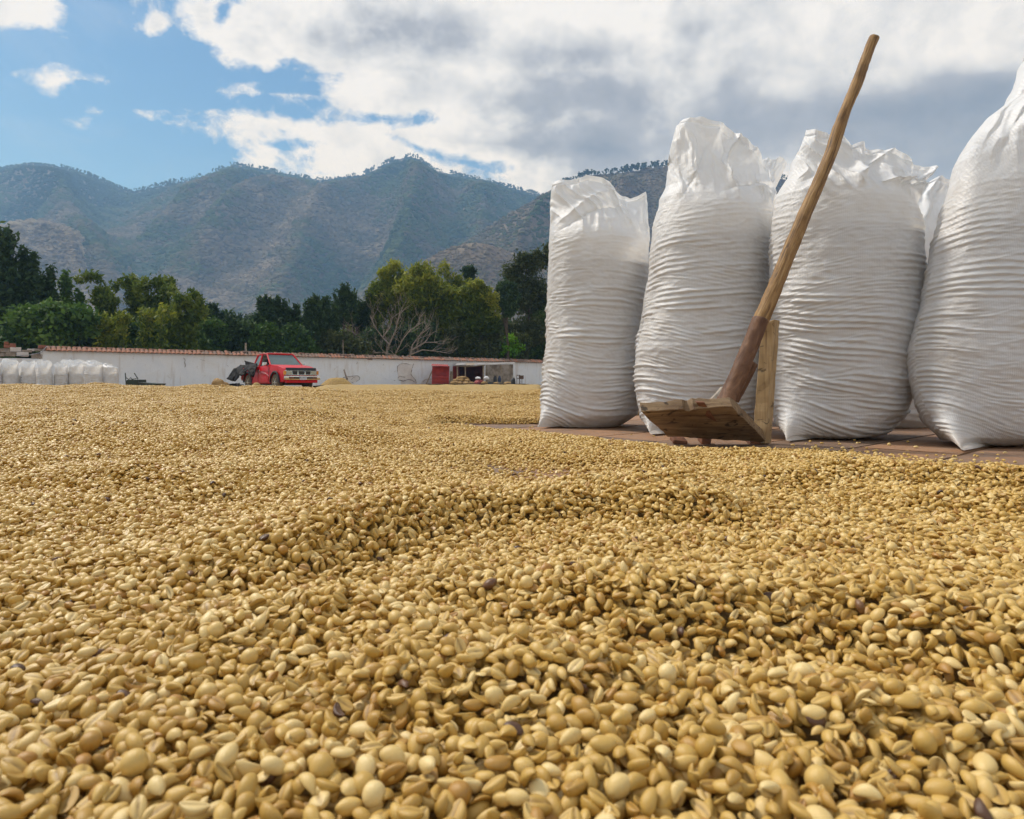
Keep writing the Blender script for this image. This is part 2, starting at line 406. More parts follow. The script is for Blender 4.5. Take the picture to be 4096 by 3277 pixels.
# ------------------------------------------------------------------ bean bed shape
BX = []
edge_px = [(1850, 1702), (1990, 1712), (2150, 1720), (2300, 1742), (2470, 1757), (2650, 1775), (2850, 1782), (3060, 1795), (3200, 1800), (3350, 1812), (3600, 1838), (3850, 1868), (4096, 1892), (4500, 1935)]
edge = np.array([[G(*e, .025).x, G(*e, .025).y] for e in edge_px]); edge = edge[np.argsort(edge[:, 0])]
def front_edge(x): return np.interp(x, edge[:, 0], edge[:, 1])
def polydist(x, y, pts):
    """distance and side offset (positive = farther from camera) to a polyline, and its parameter"""
    best = np.full(x.shape, 1e9); side = np.zeros(x.shape)
    for (ax, ay), (bx, by) in zip(pts[:-1], pts[1:]):
        dx, dy = bx - ax, by - ay; L2 = dx * dx + dy * dy
        t = np.clip(((x - ax) * dx + (y - ay) * dy) / L2, 0, 1)
        ex = x - ax - t * dx; ey = y - ay - t * dy; d = np.hypot(ex, ey)
        cr = (dx * (y - ay) - dy * (x - ax)) / np.sqrt(L2) / np.maximum(d, 1e-6) * (1 if dx > 0 else -1)
        u = d < best; best = np.where(u, d, best); side = np.where(u, cr, side)
    return best, side
def DP(dx, dy, z): v = G(dx * 1.9, dy * 1.9, z); return (v.x, v.y)     # from the 2156-wide view of the photo
ridges = [  # points, height, near-side width, far-side width
    ([DP(640, 1165, .03), DP(740, 1115, .04), DP(870, 1070, .045), DP(1030, 1040, .05), DP(1220, 1035, .045), DP(1450, 1045, .045)], .036, .045, .15),
    ([DP(1400, 1020, .04), DP(1560, 1000, .04), DP(1750, 985, .04), DP(1990, 1000, .035), DP(2250, 1010, .03)], .020, .05, .12),
    ([DP(1150, 928, .02), DP(1300, 935, .03), DP(1500, 950, .035), DP(1680, 955, .035), DP(1850, 975, .03)], .008, .06, .07),
    ([DP(980, 1225, .03), DP(1130, 1240, .035), DP(1280, 1285, .03)], .010, .03, .07),
    ([DP(1380, 1270, .03), DP(1560, 1225, .045), DP(1750, 1215, .05), DP(1900, 1260, .045), DP(2050, 1300, .04)], .018, .045, .09),
    ([DP(2000, 1050, .03), DP(2100, 1040, .045), DP(2250, 1050, .04)], .014, .05, .06),
    ([DP(880, 1440, .03), DP(1060, 1395, .04), DP(1300, 1400, .035)], .010, .03, .05),
    ([DP(-60, 1120, .04), DP(60, 1190, .045), DP(130, 1240, .04), DP(330, 1205, .035)], .005, .04, .08),
    ([DP(180, 985, .05), DP(330, 960, .07), DP(440, 985, .06)], .016, .05, .12),
    ([DP(560, 900, .06), DP(700, 885, .07), DP(900, 900, .06)], .014, .08, .14),
    ([DP(-100, 900, .08), DP(150, 880, .09), DP(300, 905, .08)], .018, .10, .16),
    ([DP(300, 1280, .03), DP(480, 1290, .04), DP(620, 1260, .035)], .008, .035, .06),
    ([DP(1700, 1560, .02), DP(1900, 1520, .035), DP(2150, 1530, .035)], .008, .02, .04)]
troughs = [([DP(880, 978, .0), DP(1000, 980, 0), DP(1130, 1000, 0)], .040, .15), ([DP(1180, 1000, 0), DP(1300, 1003, 0)], .022, .12),
           ([DP(1520, 1445, .0), DP(1720, 1455, 0), DP(1850, 1470, 0)], .012, .045), ([DP(620, 915, .03), DP(820, 925, .03)], .03, .2)]
zl = np.array([[0, .026], [.3, .030], [.5, .028], [.8, .022], [1.05, .026], [1.5, .05], [1.9, .068], [2.4, .088], [3.1, .108], [4.0, .140], [4.9, .166], [5.4, .172], [5.9, .13], [6.8, -.10], [8, -.21]])
zr = np.array([[0, .026], [.3, .030], [.5, .028], [.8, .022], [1.05, .026], [1.5, .024], [2.2, .024], [3.1, .030], [3.6, .06], [4.4, .125], [4.9, .149], [5.3, .150], [5.8, .11], [6.8, -.10], [8, -.21]])
def bed_height(x, y):
    x = np.asarray(x, float); y = np.asarray(y, float)
    w = ss(x / np.maximum(y, .3), -.36, -.14)
    h = np.interp(y, zl[:, 0], zl[:, 1]) * (1 - w) + np.interp(y, zr[:, 0], zr[:, 1]) * w
    far = ss(y, 1.2, 3.5)
    az_ = x / np.maximum(y, .3); h = h - ss(y, 2.4, 4.6) * (1 - ss(y, 5.8, 7)) * (.014 * ss(az_, -.62, -.52) + .012 * ss(az_, -.30, -.2) + .006)
    h = h + (fbm(x * 3.2 + 9, y * 2.6, 3, 3) - .5) * (.020 + .018 * far)
    h = h + (fbm(x * 9 + 2, y * 8, 13, 2) - .5) * (.017 + .006 * far)
    for pts, a, s0, s1_ in ridges:
        d, sd_ = polydist(x, y, pts); k_ = np.clip(sd_ * .5 + .5, 0, 1); s_ = s0 * (1 - k_) + s1_ * k_; a = a * .95
        h = h + a * np.exp(-(d / s_) ** 2) - a * .35 * np.exp(-((d - s_ * 1.9) / (s_ * .8)) ** 2)
    h = .016 + np.logaddexp(0, (h - .016) * 220) / 220
    for pts, a, s0 in troughs:
        d, _ = polydist(x, y, pts); h = h - a * np.exp(-(d / s0) ** 2)
    # thin out at the front edge near the sacks and the edge of the rear field
    fe = front_edge(x) + .07 * (fbm(x * 11, y * 0 + 3, 21, 4) - .5)
    e1 = fe - y
    back = np.where(y > 3.0, (-.25 + (y - 3.05) * .62 + .5) - x, -9)
    e2 = np.minimum(back, (y - 3.03 - .03 * (vnoise(x * 12, y * 0, 5) - .5)))
    leftfree = (-.36 + .1 * fbm(y * 2, x * 0, 8) - x)             # left of the floor gap the bed is continuous
    e = np.maximum(np.maximum(e1, e2), np.where(y > 2.2, leftfree, -9))
    return np.minimum(h, np.clip(e, -1, 1) * .55 + .004), e
# sheet below the beans
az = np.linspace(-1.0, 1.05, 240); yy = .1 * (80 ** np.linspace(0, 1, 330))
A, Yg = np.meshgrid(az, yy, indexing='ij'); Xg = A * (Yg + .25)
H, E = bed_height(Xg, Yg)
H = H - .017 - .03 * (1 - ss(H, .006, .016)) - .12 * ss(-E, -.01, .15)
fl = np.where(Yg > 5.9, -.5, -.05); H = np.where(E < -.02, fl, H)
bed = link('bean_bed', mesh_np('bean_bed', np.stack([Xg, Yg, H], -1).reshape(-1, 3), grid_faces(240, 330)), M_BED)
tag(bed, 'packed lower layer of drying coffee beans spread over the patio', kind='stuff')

# bean shapes
def bean_mesh(kind, nu, nv):
    r_ = np.random.default_rng(kind * 7 + 1)
    th = np.linspace(0, np.pi, nv); ph = np.arange(nu) * 2 * np.pi / nu
    PH, TH = np.meshgrid(ph, th, indexing='ij')
    x = np.cos(TH); y = np.sin(TH) * np.cos(PH); z = np.sin(TH) * np.sin(PH)
    L, W, Hh = 1.0, (.68, .60, .72, .50, .84, .60)[kind % 6], (.66, .60, .70, .56, .82, .26)[kind % 6]
    gr = np.zeros_like(x)
    if kind % 6 != 4:                                       # flat side with its groove; kind 4 is a round pea bean
        flat = .30 + .25 * r_.random()
        z = np.where(z < 0, z * flat, z)
        low = ss(-z, .02, .12) * ss(1 - np.abs(x), .02, .2)
        gr = np.exp(-((y + .12 * np.sin(x * 2.5)) / .15) ** 2) * low
        z = z + gr * .30
    x = x * (1 - .10 * y * y)
    bendk = (.06, .32, -.12, .62, 0, .24)[kind % 6]
    y2 = y * W; z2 = z * Hh - bendk * x * x * .5 + bendk * .15
    y2 = y2 + (.18 if kind % 6 == 3 else 0) * x * x
    x = x * (1 + .06 * np.sin(3 * y + kind)); z2 = z2 * (1 + .08 * np.sin(2.5 * x + kind * 2))
    co = np.stack([x * L, y2, z2], -1).reshape(-1, 3) * .5   # unit length 1
    me = mesh_np('bean_shape', co, grid_faces(nu, nv, True))
    attr(me, 'groove', gr.ravel())
    return me
hi = [bean_mesh(k, 20, 13) for k in range(6)]; lo = [bean_mesh(k, 10, 7) for k in range(6)]
C_HI = proto_collection('bean_fine', hi, M_BEAN); C_LO = proto_collection('bean_plain', lo, M_BEAN)
BL = .0108
def bean_points(y0, y1, sp, layer):
    xs = []; ys = []
    xm = .84 * y1 + .30; nx = int(2 * xm / sp); ny = int((y1 - y0) / (sp * .86))
    I, J = np.meshgrid(np.arange(nx), np.arange(ny), indexing='ij')
    X = -xm + (I + .5 * (J % 2)) * sp + rng.uniform(-.42, .42, I.shape) * sp
    Y = y0 + J * sp * .86 + rng.uniform(-.42, .42, I.shape) * sp
    k = (np.abs(X) < .84 * Y + .30); X = X[k]; Y = Y[k]
    h, e = bed_height(X, Y)
    thin = (h < .012)
    keep = (e > -.0) & (h > -.19) & (~thin | (rng.random(len(h)) < np.clip(.42 + (h + .01) * 18, .16, 1)))
    X, Y, h, e = X[keep], Y[keep], h[keep], e[keep]
    z = np.maximum(h, .0) if False else h.copy()
    onfloor = (Y < 5.6) & (z < .004); z[onfloor] = .0035
    z = z + layer + rng.normal(0, .0014, len(z)) * (~onfloor)
    return X, Y, z
def bean_attrs(X, Y):
    n = len(X); e_ = .004
    h0, _ = bed_height(X, Y); hx, _ = bed_height(X + e_, Y); hy, _ = bed_height(X, Y + e_)
    sx = np.clip((hx - h0) / e_, -.9, .9); sy = np.clip((hy - h0) / e_, -.9, .9)
    flip = rng.random(n) < .46
    rot = np.stack([sy + rng.normal(0, .44, n) + flip * np.pi, -sx + rng.normal(0, .44, n), rng.random(n) * 2 * np.pi], 1)
    edgeon = rng.random(n) < .12; rot[edgeon, 0] += 1.3
    s = BL * rng.normal(1, .10, n).clip(.7, 1.25)
    scl = np.stack([s, s * rng.normal(1, .08, n), s * rng.normal(1, .10, n)], 1)
    idx = rng.choice(6, n, p=[.27, .24, .21, .16, .04, .08])
    tone = .10 + .90 * rng.beta(1.7, 1.6, n)
    u = rng.random(n); tone[u < .03] = rng.uniform(.06, .13, (u < .03).sum()); tone[u < .0045] = rng.uniform(0, .032, (u < .0045).sum())
    return rot, scl, idx, tone
parts_ = []
for y0, y1, sp, layer in [(.10, 2.3, .0075, -.0040), (.10, 2.3, .0094, .0012), (.10, 1.1, .0140, .0042), (2.3, 4.2, .0081, -.001), (2.3, 4.2, .0120, .0025), (4.2, 6.9, .0102, 0)]:
    parts_.append(bean_points(y0, y1, sp, layer))
X = np.concatenate([p[0] for p in parts_]); Y = np.concatenate([p[1] for p in parts_]); Z = np.concatenate([p[2] for p in parts_])
# strays on the bare floor in front of the sacks
stray = [(3745, 1838), (3640, 1848), (3640, 1832), (3845, 1843), (3900, 1822), (3930, 1812), (3990, 1836), (4020, 1812), (3570, 1822), (3420, 1812), (3380, 1803), (3480, 1822), (3805, 1846), (2130, 1708), (2120, 1712), (2073, 1697), (2525, 1739), (2615, 1745), (3500, 1835), (3700, 1862), (3920, 1868), (4060, 1850), (2050, 1696), (2235, 1730), (3310, 1800), (3270, 1797), (4085, 1887)]
for r__ in range(300):
    q = rng.random(); px_ = 3150 + 1100 * rng.random(); stray.append((px_, np.interp(px_, [3100, 3600, 4096, 4300], [1797, 1838, 1892, 1915]) - 46 * abs(rng.normal(0, .45)) ** 1.6 ))
sp_ = np.array([G(a, b, .004)[:] for a, b in stray]); X = np.r_[X, sp_[:, 0]]; Y = np.r_[Y, sp_[:, 1]]; Z = np.r_[Z, np.full(len(sp_), .0042)]
rot, scl, idx, tone = bean_attrs(X, Y)
ns_ = len(sp_); rot[-ns_:, :2] = rng.normal(0, .08, (ns_, 2)); tone[-ns_:] = rng.uniform(.3, .9, ns_)
# known dark beans of the photograph
for px_, py_ in [(3950, 3240), (3885, 2405), (1340, 2795), (2065, 2900), (2322, 2737), (2700, 2520), (3560, 2750), (620, 2520), (3080, 2365), (1800, 2520), (500, 2755), (3410, 2180), (170, 2790), (1090, 3115)]:
    ax_ = (px_ - 2048) / F; el_ = (HOR - py_) / F
    d_ = np.hypot(X / Y - ax_, ((Z + .004 - CAMZ) / Y - el_)); j = np.argmin(d_ + (Z < bed_height(X, Y)[0] - .001) * .02); tone[j] = .012; scl[j] *= .97
# the 300 that show largest stand as objects of their own
vis = (np.abs(X / Y) < .79) & ((Z - CAMZ) / Y > (HOR - 3300) / F) & (Z > bed_height(X, Y)[0] - .0025) & (Y > .16)
cand = np.where(vis)[0]; near = cand[np.argsort(Y[cand])[:300]]
LBL = {0: 'pale tan coffee bean lying in the nearest rows of the drying bed', 1: 'golden orange coffee bean among the paler ones in the nearest rows', 2: 'dark brown unhulled coffee bean among the pale ones nearest the camera',
       3: 'round pea-shaped pale coffee bean in the nearest rows of the bed'}
for me in hi: pass
for i in near:
    o = bpy.data.objects.new('coffee_bean', hi[idx[i]]); COL.objects.link(o)
    o.location = (X[i], Y[i], Z[i]); o.rotation_euler = rot[i]; o.scale = scl[i]; o['tone'] = float(tone[i])
    k = 2 if tone[i] < .035 else 1 if tone[i] < .14 else 3 if idx[i] == 4 else 0
    tag(o, LBL[k], 'coffee bean', ('pale coffee beans nearest the camera', 'golden coffee beans nearest the camera', 'dark coffee beans nearest the camera', 'round coffee beans nearest the camera')[k])
m_ = np.ones(len(X), bool); m_[near] = False
fin = m_ & (Y < 1.15); co_ = m_ & (Y >= 1.15)
o = scatter('near_coffee_beans', np.stack([X, Y, Z], 1)[fin], rot[fin], scl[fin], idx[fin], tone[fin], C_HI)
tag(o, 'raked layer of pale coffee beans filling the foreground', kind='stuff')
o = scatter('coffee_beans', np.stack([X, Y, Z], 1)[co_], rot[co_], scl[co_], idx[co_], tone[co_], C_LO)
tag(o, 'field of pale coffee beans drying towards the white wall', kind='stuff')
print('beans', len(X))

# ------------------------------------------------------------------ sacks
def interp_poly(pts, s):
    pts = np.array(pts, float); d = np.r_[0, np.cumsum(np.hypot(*np.diff(pts, axis=0).T))]; d /= d[-1]
    return np.interp(s, d, pts[:, 0]), np.interp(s, d, pts[:, 1])
def make_sack(name, Lp, Rp, Tp, Yc, shoulder, ear=None, seed=1, nphi=300, nbody=300, ncol=150, dep=.42, amp=.0046, lam=.026, rim=.30, colamp=.016, zbase=0.0, bodyct=.15, floor_py=None):
    """outline (photo pixels, measured at distance Yc): left side and right side from the floor up, mouth line from left to right"""
    fpy = HOR + (CAMZ - zbase) * F / Yc
    def toX(px): return (np.asarray(px) - 2048) / F * Yc
    def toZ(py): return CAMZ + (HOR - np.asarray(py)) / F * Yc
    def split(poly):
        poly = [(p[0], min(p[1], fpy)) for p in poly]
        a = np.array(poly, float); pys = a[:, 1]
        xs = np.interp(-shoulder, -pys, a[:, 0])
        return a, [(xs, shoulder)] + [tuple(p) for p in a if p[1] < shoulder - 1]
    La, Lc = split(Lp); Ra, Rc = split(Rp)
    sb = np.linspace(0, 1, nbody) ** 1.0; pyb = fpy + (shoulder - fpy) * sb
    lx = np.interp(-pyb, -La[:, 1], La[:, 0]); rx = np.interp(-pyb, -Ra[:, 1], Ra[:, 0])
    sc = np.linspace(0, 1, ncol + 1)[1:]
    clx, cly = interp_poly(Lc, sc); crx, cry = interp_poly(Rc, sc)
    Lx = np.r_[lx, clx]; Ly = np.r_[pyb, cly]; Rx = np.r_[rx, crx]; Ry = np.r_[pyb, cry]
    q = np.r_[np.zeros(nbody), sc]                                # collar parameter
    phi = np.arange(nphi) * 2 * np.pi / nphi
    PHI, Q = np.meshgrid(phi, q, indexing='ij')
    t = (1 - np.cos(PHI)) / 2
    fx = -np.sin(PHI)
    LX, LZ, RX, RZ = (a[None, :] for a in (toX(Lx), toZ(Ly), toX(Rx), toZ(Ry)))
    # the outline is where the sight lines touch the round body: fit centre and width of every row to it
    bq = np.where(q > 0, (1 - ss(q, 0, 1)) + rim * ss(q, 0, 1), 1.)[None, :]; mL, mR = LX / Yc, RX / Yc; LX = LX.copy(); RX = RX.copy()
    for _ in range(6):
        c_ = (LX + RX) / 2; a_ = (RX - LX) / 2 + (.007 if zbase == 0 else .010); b_ = (RX - LX) * dep * bq
        rt = np.sqrt(np.maximum(a_ ** 2 * Yc ** 2 + b_ ** 2 * c_ ** 2 - a_ ** 2 * b_ ** 2, 0)); dn = Yc ** 2 - b_ ** 2
        LX += (mL - (c_ * Yc - rt) / dn) * Yc; RX += (mR - (c_ * Yc + rt) / dn) * Yc
    x = LX * (1 - t) + RX * t; z = LZ * (1 - t) + RZ * t
    tt = np.linspace(0, 1, 200)
    # mouth line as a function of t (kept in order, may overhang)
    Tx, Ty = interp_poly(Tp, tt); Tx = toX(Tx); Tz = toZ(Ty)
    x0 = LX[0, -1] * (1 - tt) + RX[0, -1] * tt; z0 = LZ[0, -1] * (1 - tt) + RZ[0, -1] * tt
    ddx = np.interp(t, tt, Tx - x0); ddz = np.interp(t, tt, Tz - z0)
    w = Q ** 1.35
    backside = (PHI > np.pi)
    bf = np.where(backside, 1, 0) * np.sin(PHI).clip(-1, 0) * -1
    x = x + ddx * w; z = z + ddz * w
    z = z - bf * w * .03 * (1 + vnoise(t * 5, t * 0, seed + 70))
    half = (RX - LX) / 2
    bodyD = half * dep * 2
    D = bodyD * (1 - Q) ** 1.0 + bodyD.mean() * rim * Q
    D = np.where(Q > 0, bodyD[:, nbody - 1:nbody] * (1 - ss(Q, 0, 1)) + bodyD.max() * rim * ss(Q, 0, 1), bodyD)
    y = Yc + fx * D * (1 - .12 * Q)
    # slight fullness of the body in front
    zz = np.maximum(z - zbase, 0); Hs = toZ(shoulder) - zbase
    u = PHI / (2 * np.pi)
    ca, sa = -np.cos(PHI), fx                                     # outward direction (x, y)
    bodyenv = np.where(Q > 0, np.exp(-(Q / .18) ** 2), 1)
    # big lumps
    lump = (fbm(u * 6 % 6, zz * 4, seed, 3) - .5) * .022
    # ear geometry
    zf = zz.copy(); ea = None
    if ear is not None:
        ep = G(ear[0], ear[1], zbase + .003) if zbase == 0 else None
        te = np.clip((ep.x - LX[0, 30]) / (RX[0, 30] - LX[0, 30]), .02, .98); pe = math.acos(1 - 2 * te)
        dphi = np.abs((PHI - pe + np.pi) % (2 * np.pi) - np.pi)
        arch = np.exp(-(dphi / .62) ** 2) * np.exp(-zz / .20)
        zf = zz - .13 * arch - .035 * np.exp(-(dphi / 1.6) ** 2) * np.exp(-zz / .4)
        ea = (ep, dphi)
    warp = (fbm(u * 4, zz * 1.6, seed + 5, 2) - .5) * .050 + (fbm(u * 10, zz * 20, seed + 9, 2) - .5) * .009
    tilt = .03 * np.sin(PHI + seed)
    ph = (zf + warp + tilt) / lam
    fr = ph - np.floor(ph); wv = ss(fr, 0, .34) * (1 - ss(fr, .30, 1.0))
    am = ss(vnoise(u * 7, (zf + warp) / lam * .8, seed + 20), .25, .8) * (.12 + 1.15 * ss(fbm(u * 5, zz * 5, seed + 23, 2), .30, .62))
    ph2 = (zf * 1.02 + warp * 1.5 - tilt) / (lam * .62); fr2 = ph2 - np.floor(ph2); wv2 = ss(fr2, 0, .4) * (1 - ss(fr2, .35, 1.0)); am2 = ss(vnoise(u * 17, ph2 * .55, seed + 31), .35, .85)
    henv = np.interp(zz, [0, Hs * .08, Hs * .45, Hs * .7, Hs * .85, Hs, Hs * 1.1], [.8, 1.25, 1.05, .75, .5, .3, .1]) * bodyenv
    fine = (fbm(u * 60, zz * 60, seed + 40, 3) - .5) * .0045
    disp = lump * bodyenv + amp * (wv * (.15 + 1.25 * am) + .55 * wv2 * am2) * henv + fine * (1 - .5 * Q)
    # loose cloth above the fill: long soft folds and sharp creases
    if colamp > 0:
        cq = ss(Q, .02, .45)
        gx = t + .25 * Q + .25 * (fbm(t * 2, Q * 2, seed + 50, 2) - .5)
        rd = 1 - np.abs(2 * fbm(gx * 5.5 + backside * 37, Q * 1.2 + .4, seed + 51, 3) - 1)
        rd2 = 1 - np.abs(2 * fbm(gx * 13 + backside * 17 + 3, Q * 2.2, seed + 55, 2) - 1)
        dcol = (rd ** 2.2 - .45) * colamp * 2.6 + (rd2 ** 2 - .5) * colamp * .4
        r_ = np.random.default_rng(seed * 31)
        for k in range(9):
            a0 = r_.uniform(-.05, 1.05); q0 = r_.uniform(.0, .5); ang = r_.uniform(-.9, .9); ln = r_.uniform(.25, .7); wd = r_.uniform(.012, .04)
            dx_ = (t - a0) * math.cos(ang) + (Q - q0) * .8 * math.sin(ang); dl = -(t - a0) * math.sin(ang) + (Q - q0) * .8 * math.cos(ang)
            sgn = 1 if r_.random() < .65 else -1
            dcol = dcol + sgn * colamp * 1.1 * np.exp(-np.abs(dx_) / wd) * ss(dl, -.05, .15) * (1 - ss(dl, ln, ln + .3))
        sgn_ = np.where(backside, 1, -1)
        y = y + sgn_ * 0 - (dcol * cq) * np.where(backside, -.6, 1)
        z = z + (vnoise(t * 9 + backside * 5, t * 0, seed + 80) - .5) * .018 * ss(Q, .6, 1)
        x = x + (fbm(t * 6, Q * 4, seed + 81, 2) - .5) * .02 * cq * np.sin(PHI) ** 2
        hem = np.exp(-((Q - .93) / .012) ** 2) * -.006; disp = disp + hem
    x = x + ca * disp; y = y + sa * disp
    # ground contact: round the foot inwards, flatten
    foot = np.clip(1 - zz / .05, 0, 1) ** 2
    x = x - ca * foot * .012; y = y - sa * foot * .012
    if ea is not None:
        ep, dphi = ea
        we = np.exp(-(dphi / .42) ** 2) * np.exp(-(zz / .10) ** 1.5) * .90
        x = x * (1 - we) + ep.x * we; y = y * (1 - we) + ep.y * we; z = z * (1 - we) + (ep.z + .0) * we + we * (1 - we) * .05
    z = np.maximum(z, zbase + .002)
    verts = np.stack([x, y, z], -1)
    nv = nbody + ncol
    faces = grid_faces(nphi, nv, True)
    vv = verts.reshape(-1, 3)
    cbot = np.array([[verts[:, 0, 0].mean(), verts[:, 0, 1].mean(), zbase + .002]]); vv = np.r_[vv, cbot]; ci = len(vv) - 1
    me = bpy.data.meshes.new(name)
    me = mesh_np(name, vv, faces)
    bm = bmesh.new(); bm.from_mesh(me); bm.verts.ensure_lookup_table()
    for i in range(nphi):
        fc = bm.faces.new((bm.verts[ci], bm.verts[((i + 1) % nphi) * nv], bm.verts[i * nv])); fc.smooth = True
    bm.to_mesh(me); bm.free()
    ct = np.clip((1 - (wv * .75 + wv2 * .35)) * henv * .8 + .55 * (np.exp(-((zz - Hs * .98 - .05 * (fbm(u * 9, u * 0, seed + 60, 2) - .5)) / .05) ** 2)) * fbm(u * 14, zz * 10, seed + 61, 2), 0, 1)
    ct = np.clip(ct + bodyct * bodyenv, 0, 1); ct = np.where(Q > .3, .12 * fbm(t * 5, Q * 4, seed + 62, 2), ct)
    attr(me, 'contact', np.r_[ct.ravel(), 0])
    inner = (verts, nv, Hs, zbase, Yc)
    return me, inner
def sack_thing(name, label, group, *a, fill=True, **k):
    me, (verts, nv, Hs, zb, Yc) = make_sack('sack_cloth', *a, **k)
    c = verts[:, :40].reshape(-1, 3).mean(0)
    e = empty(name, (c[0], c[1], zb)); tag(e, label, 'sack', group)
    me.transform(Matrix.Translation((-c[0], -c[1], -zb)))
    link('sack_cloth', me, M_SACK, e)
    if fill:   # the beans inside, up to the shoulder
        st = verts[::6]; m = st.shape[0]
        zs = st[:, :, 2].mean(0) - zb; rows = np.where((zs < Hs * .97) & (zs > .10 * Hs))[0][::10]
        ctr = st[:, rows].mean(0, keepdims=True); body = ctr + (st[:, rows] - ctr) * .93; body[:, 0] = ctr[:, 0] + (body[:, 0] - ctr[:, 0]) * .6; body[:, 0, 2] = zb + .015
        body[:, -1] = ctr[:, -1] + (body[:, -1] - ctr[:, -1]) * .5; body[:, -1, 2] += .02
        body[..., 2] = np.maximum(body[..., 2], zb + .012)
        vv = body.reshape(-1, 3) - np.array([c[0], c[1], zb]); k_ = len(rows)
        fm = mesh_np('bean_filling', vv, grid_faces(m, k_, True))
        bm = bmesh.new(); bm.from_mesh(fm); bm.verts.ensure_lookup_table()
        bm.faces.new([bm.verts[i * k_ + k_ - 1] for i in range(m)]); bm.faces.new([bm.verts[i * k_] for i in range(m)][::-1]); bm.to_mesh(fm); bm.free()
        link('bean_filling', fm, M_FILL, e)
    return e
SG = 'white woven sacks standing in the near row'
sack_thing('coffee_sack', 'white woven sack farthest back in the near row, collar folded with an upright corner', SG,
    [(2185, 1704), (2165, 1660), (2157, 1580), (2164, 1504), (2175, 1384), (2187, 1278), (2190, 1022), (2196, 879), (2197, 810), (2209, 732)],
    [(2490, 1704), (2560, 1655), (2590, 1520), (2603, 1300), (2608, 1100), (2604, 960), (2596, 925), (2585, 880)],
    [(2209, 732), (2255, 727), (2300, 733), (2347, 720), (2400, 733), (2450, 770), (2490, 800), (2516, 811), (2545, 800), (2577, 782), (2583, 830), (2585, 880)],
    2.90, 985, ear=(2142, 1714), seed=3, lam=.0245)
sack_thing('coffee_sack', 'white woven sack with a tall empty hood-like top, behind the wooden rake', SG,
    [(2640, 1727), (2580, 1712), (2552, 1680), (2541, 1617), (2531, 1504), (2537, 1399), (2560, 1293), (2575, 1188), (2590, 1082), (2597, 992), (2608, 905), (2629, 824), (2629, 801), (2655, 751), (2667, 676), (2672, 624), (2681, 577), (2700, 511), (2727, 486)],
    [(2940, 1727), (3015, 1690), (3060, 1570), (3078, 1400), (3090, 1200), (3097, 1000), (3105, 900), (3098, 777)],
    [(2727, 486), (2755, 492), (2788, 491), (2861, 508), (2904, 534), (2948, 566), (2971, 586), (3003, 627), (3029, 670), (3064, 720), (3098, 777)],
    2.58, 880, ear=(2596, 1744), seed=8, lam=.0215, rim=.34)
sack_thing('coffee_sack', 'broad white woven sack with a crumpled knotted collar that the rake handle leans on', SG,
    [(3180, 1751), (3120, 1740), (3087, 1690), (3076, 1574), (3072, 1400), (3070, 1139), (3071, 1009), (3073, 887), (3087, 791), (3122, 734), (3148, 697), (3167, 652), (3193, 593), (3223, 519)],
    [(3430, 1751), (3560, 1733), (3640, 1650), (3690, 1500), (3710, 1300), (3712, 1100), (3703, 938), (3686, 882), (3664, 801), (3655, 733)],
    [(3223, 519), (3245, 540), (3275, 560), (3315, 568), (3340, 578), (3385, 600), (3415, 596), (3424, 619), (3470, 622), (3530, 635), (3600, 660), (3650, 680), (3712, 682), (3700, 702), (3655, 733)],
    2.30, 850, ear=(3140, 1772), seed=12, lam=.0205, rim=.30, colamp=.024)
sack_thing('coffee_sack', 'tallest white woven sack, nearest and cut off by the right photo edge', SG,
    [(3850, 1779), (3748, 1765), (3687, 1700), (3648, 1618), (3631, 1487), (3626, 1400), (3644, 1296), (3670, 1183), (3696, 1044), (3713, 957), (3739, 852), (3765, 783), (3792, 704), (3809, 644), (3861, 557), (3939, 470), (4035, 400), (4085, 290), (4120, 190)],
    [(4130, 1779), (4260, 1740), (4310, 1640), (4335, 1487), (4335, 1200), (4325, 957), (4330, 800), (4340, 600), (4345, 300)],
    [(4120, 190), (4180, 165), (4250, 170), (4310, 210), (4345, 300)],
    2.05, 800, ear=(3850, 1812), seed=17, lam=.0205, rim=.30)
SG2 = 'white woven sacks half hidden in the second row'
def shift(p, dx, dy=0, k=1, c=0): return [(c + (a - c) * k + dx, b + dy) for a, b in p]
sack_thing('coffee_sack', 'white woven sack mostly hidden, its square open mouth showing behind the hooded sack', SG2,
    [(2800, 1692), (2760, 1650), (2745, 1500), (2750, 1000), (2800, 850), (2900, 760), (2960, 680), (3010, 645)],
    [(3060, 1692), (3100, 1650), (3115, 1500), (3112, 1000), (3100, 880), (3088, 790), (3120, 720), (3146, 657)],
    [(3010, 645), (3060, 650), (3100, 645), (3146, 657)], 3.12, 920, seed=23, nphi=120, nbody=110, ncol=60, lam=.03, colamp=.007)
sack_thing('coffee_sack', 'white woven sack mostly hidden, its pale collar showing between the two nearest sacks', SG2,
    [(3420, 1707), (3380, 1660), (3360, 1500), (3370, 1100), (3480, 900), (3560, 790), (3640, 735)],
    [(3740, 1707), (3770, 1650), (3785, 1500), (3790, 1150), (3785, 950), (3790, 850), (3800, 790)],
    [(3640, 735), (3690, 745), (3720, 725), (3735, 718), (3745, 725), (3770, 735), (3800, 790)], 2.86, 1000, seed=29, nphi=120, nbody=110, ncol=60, lam=.03, colamp=.009)

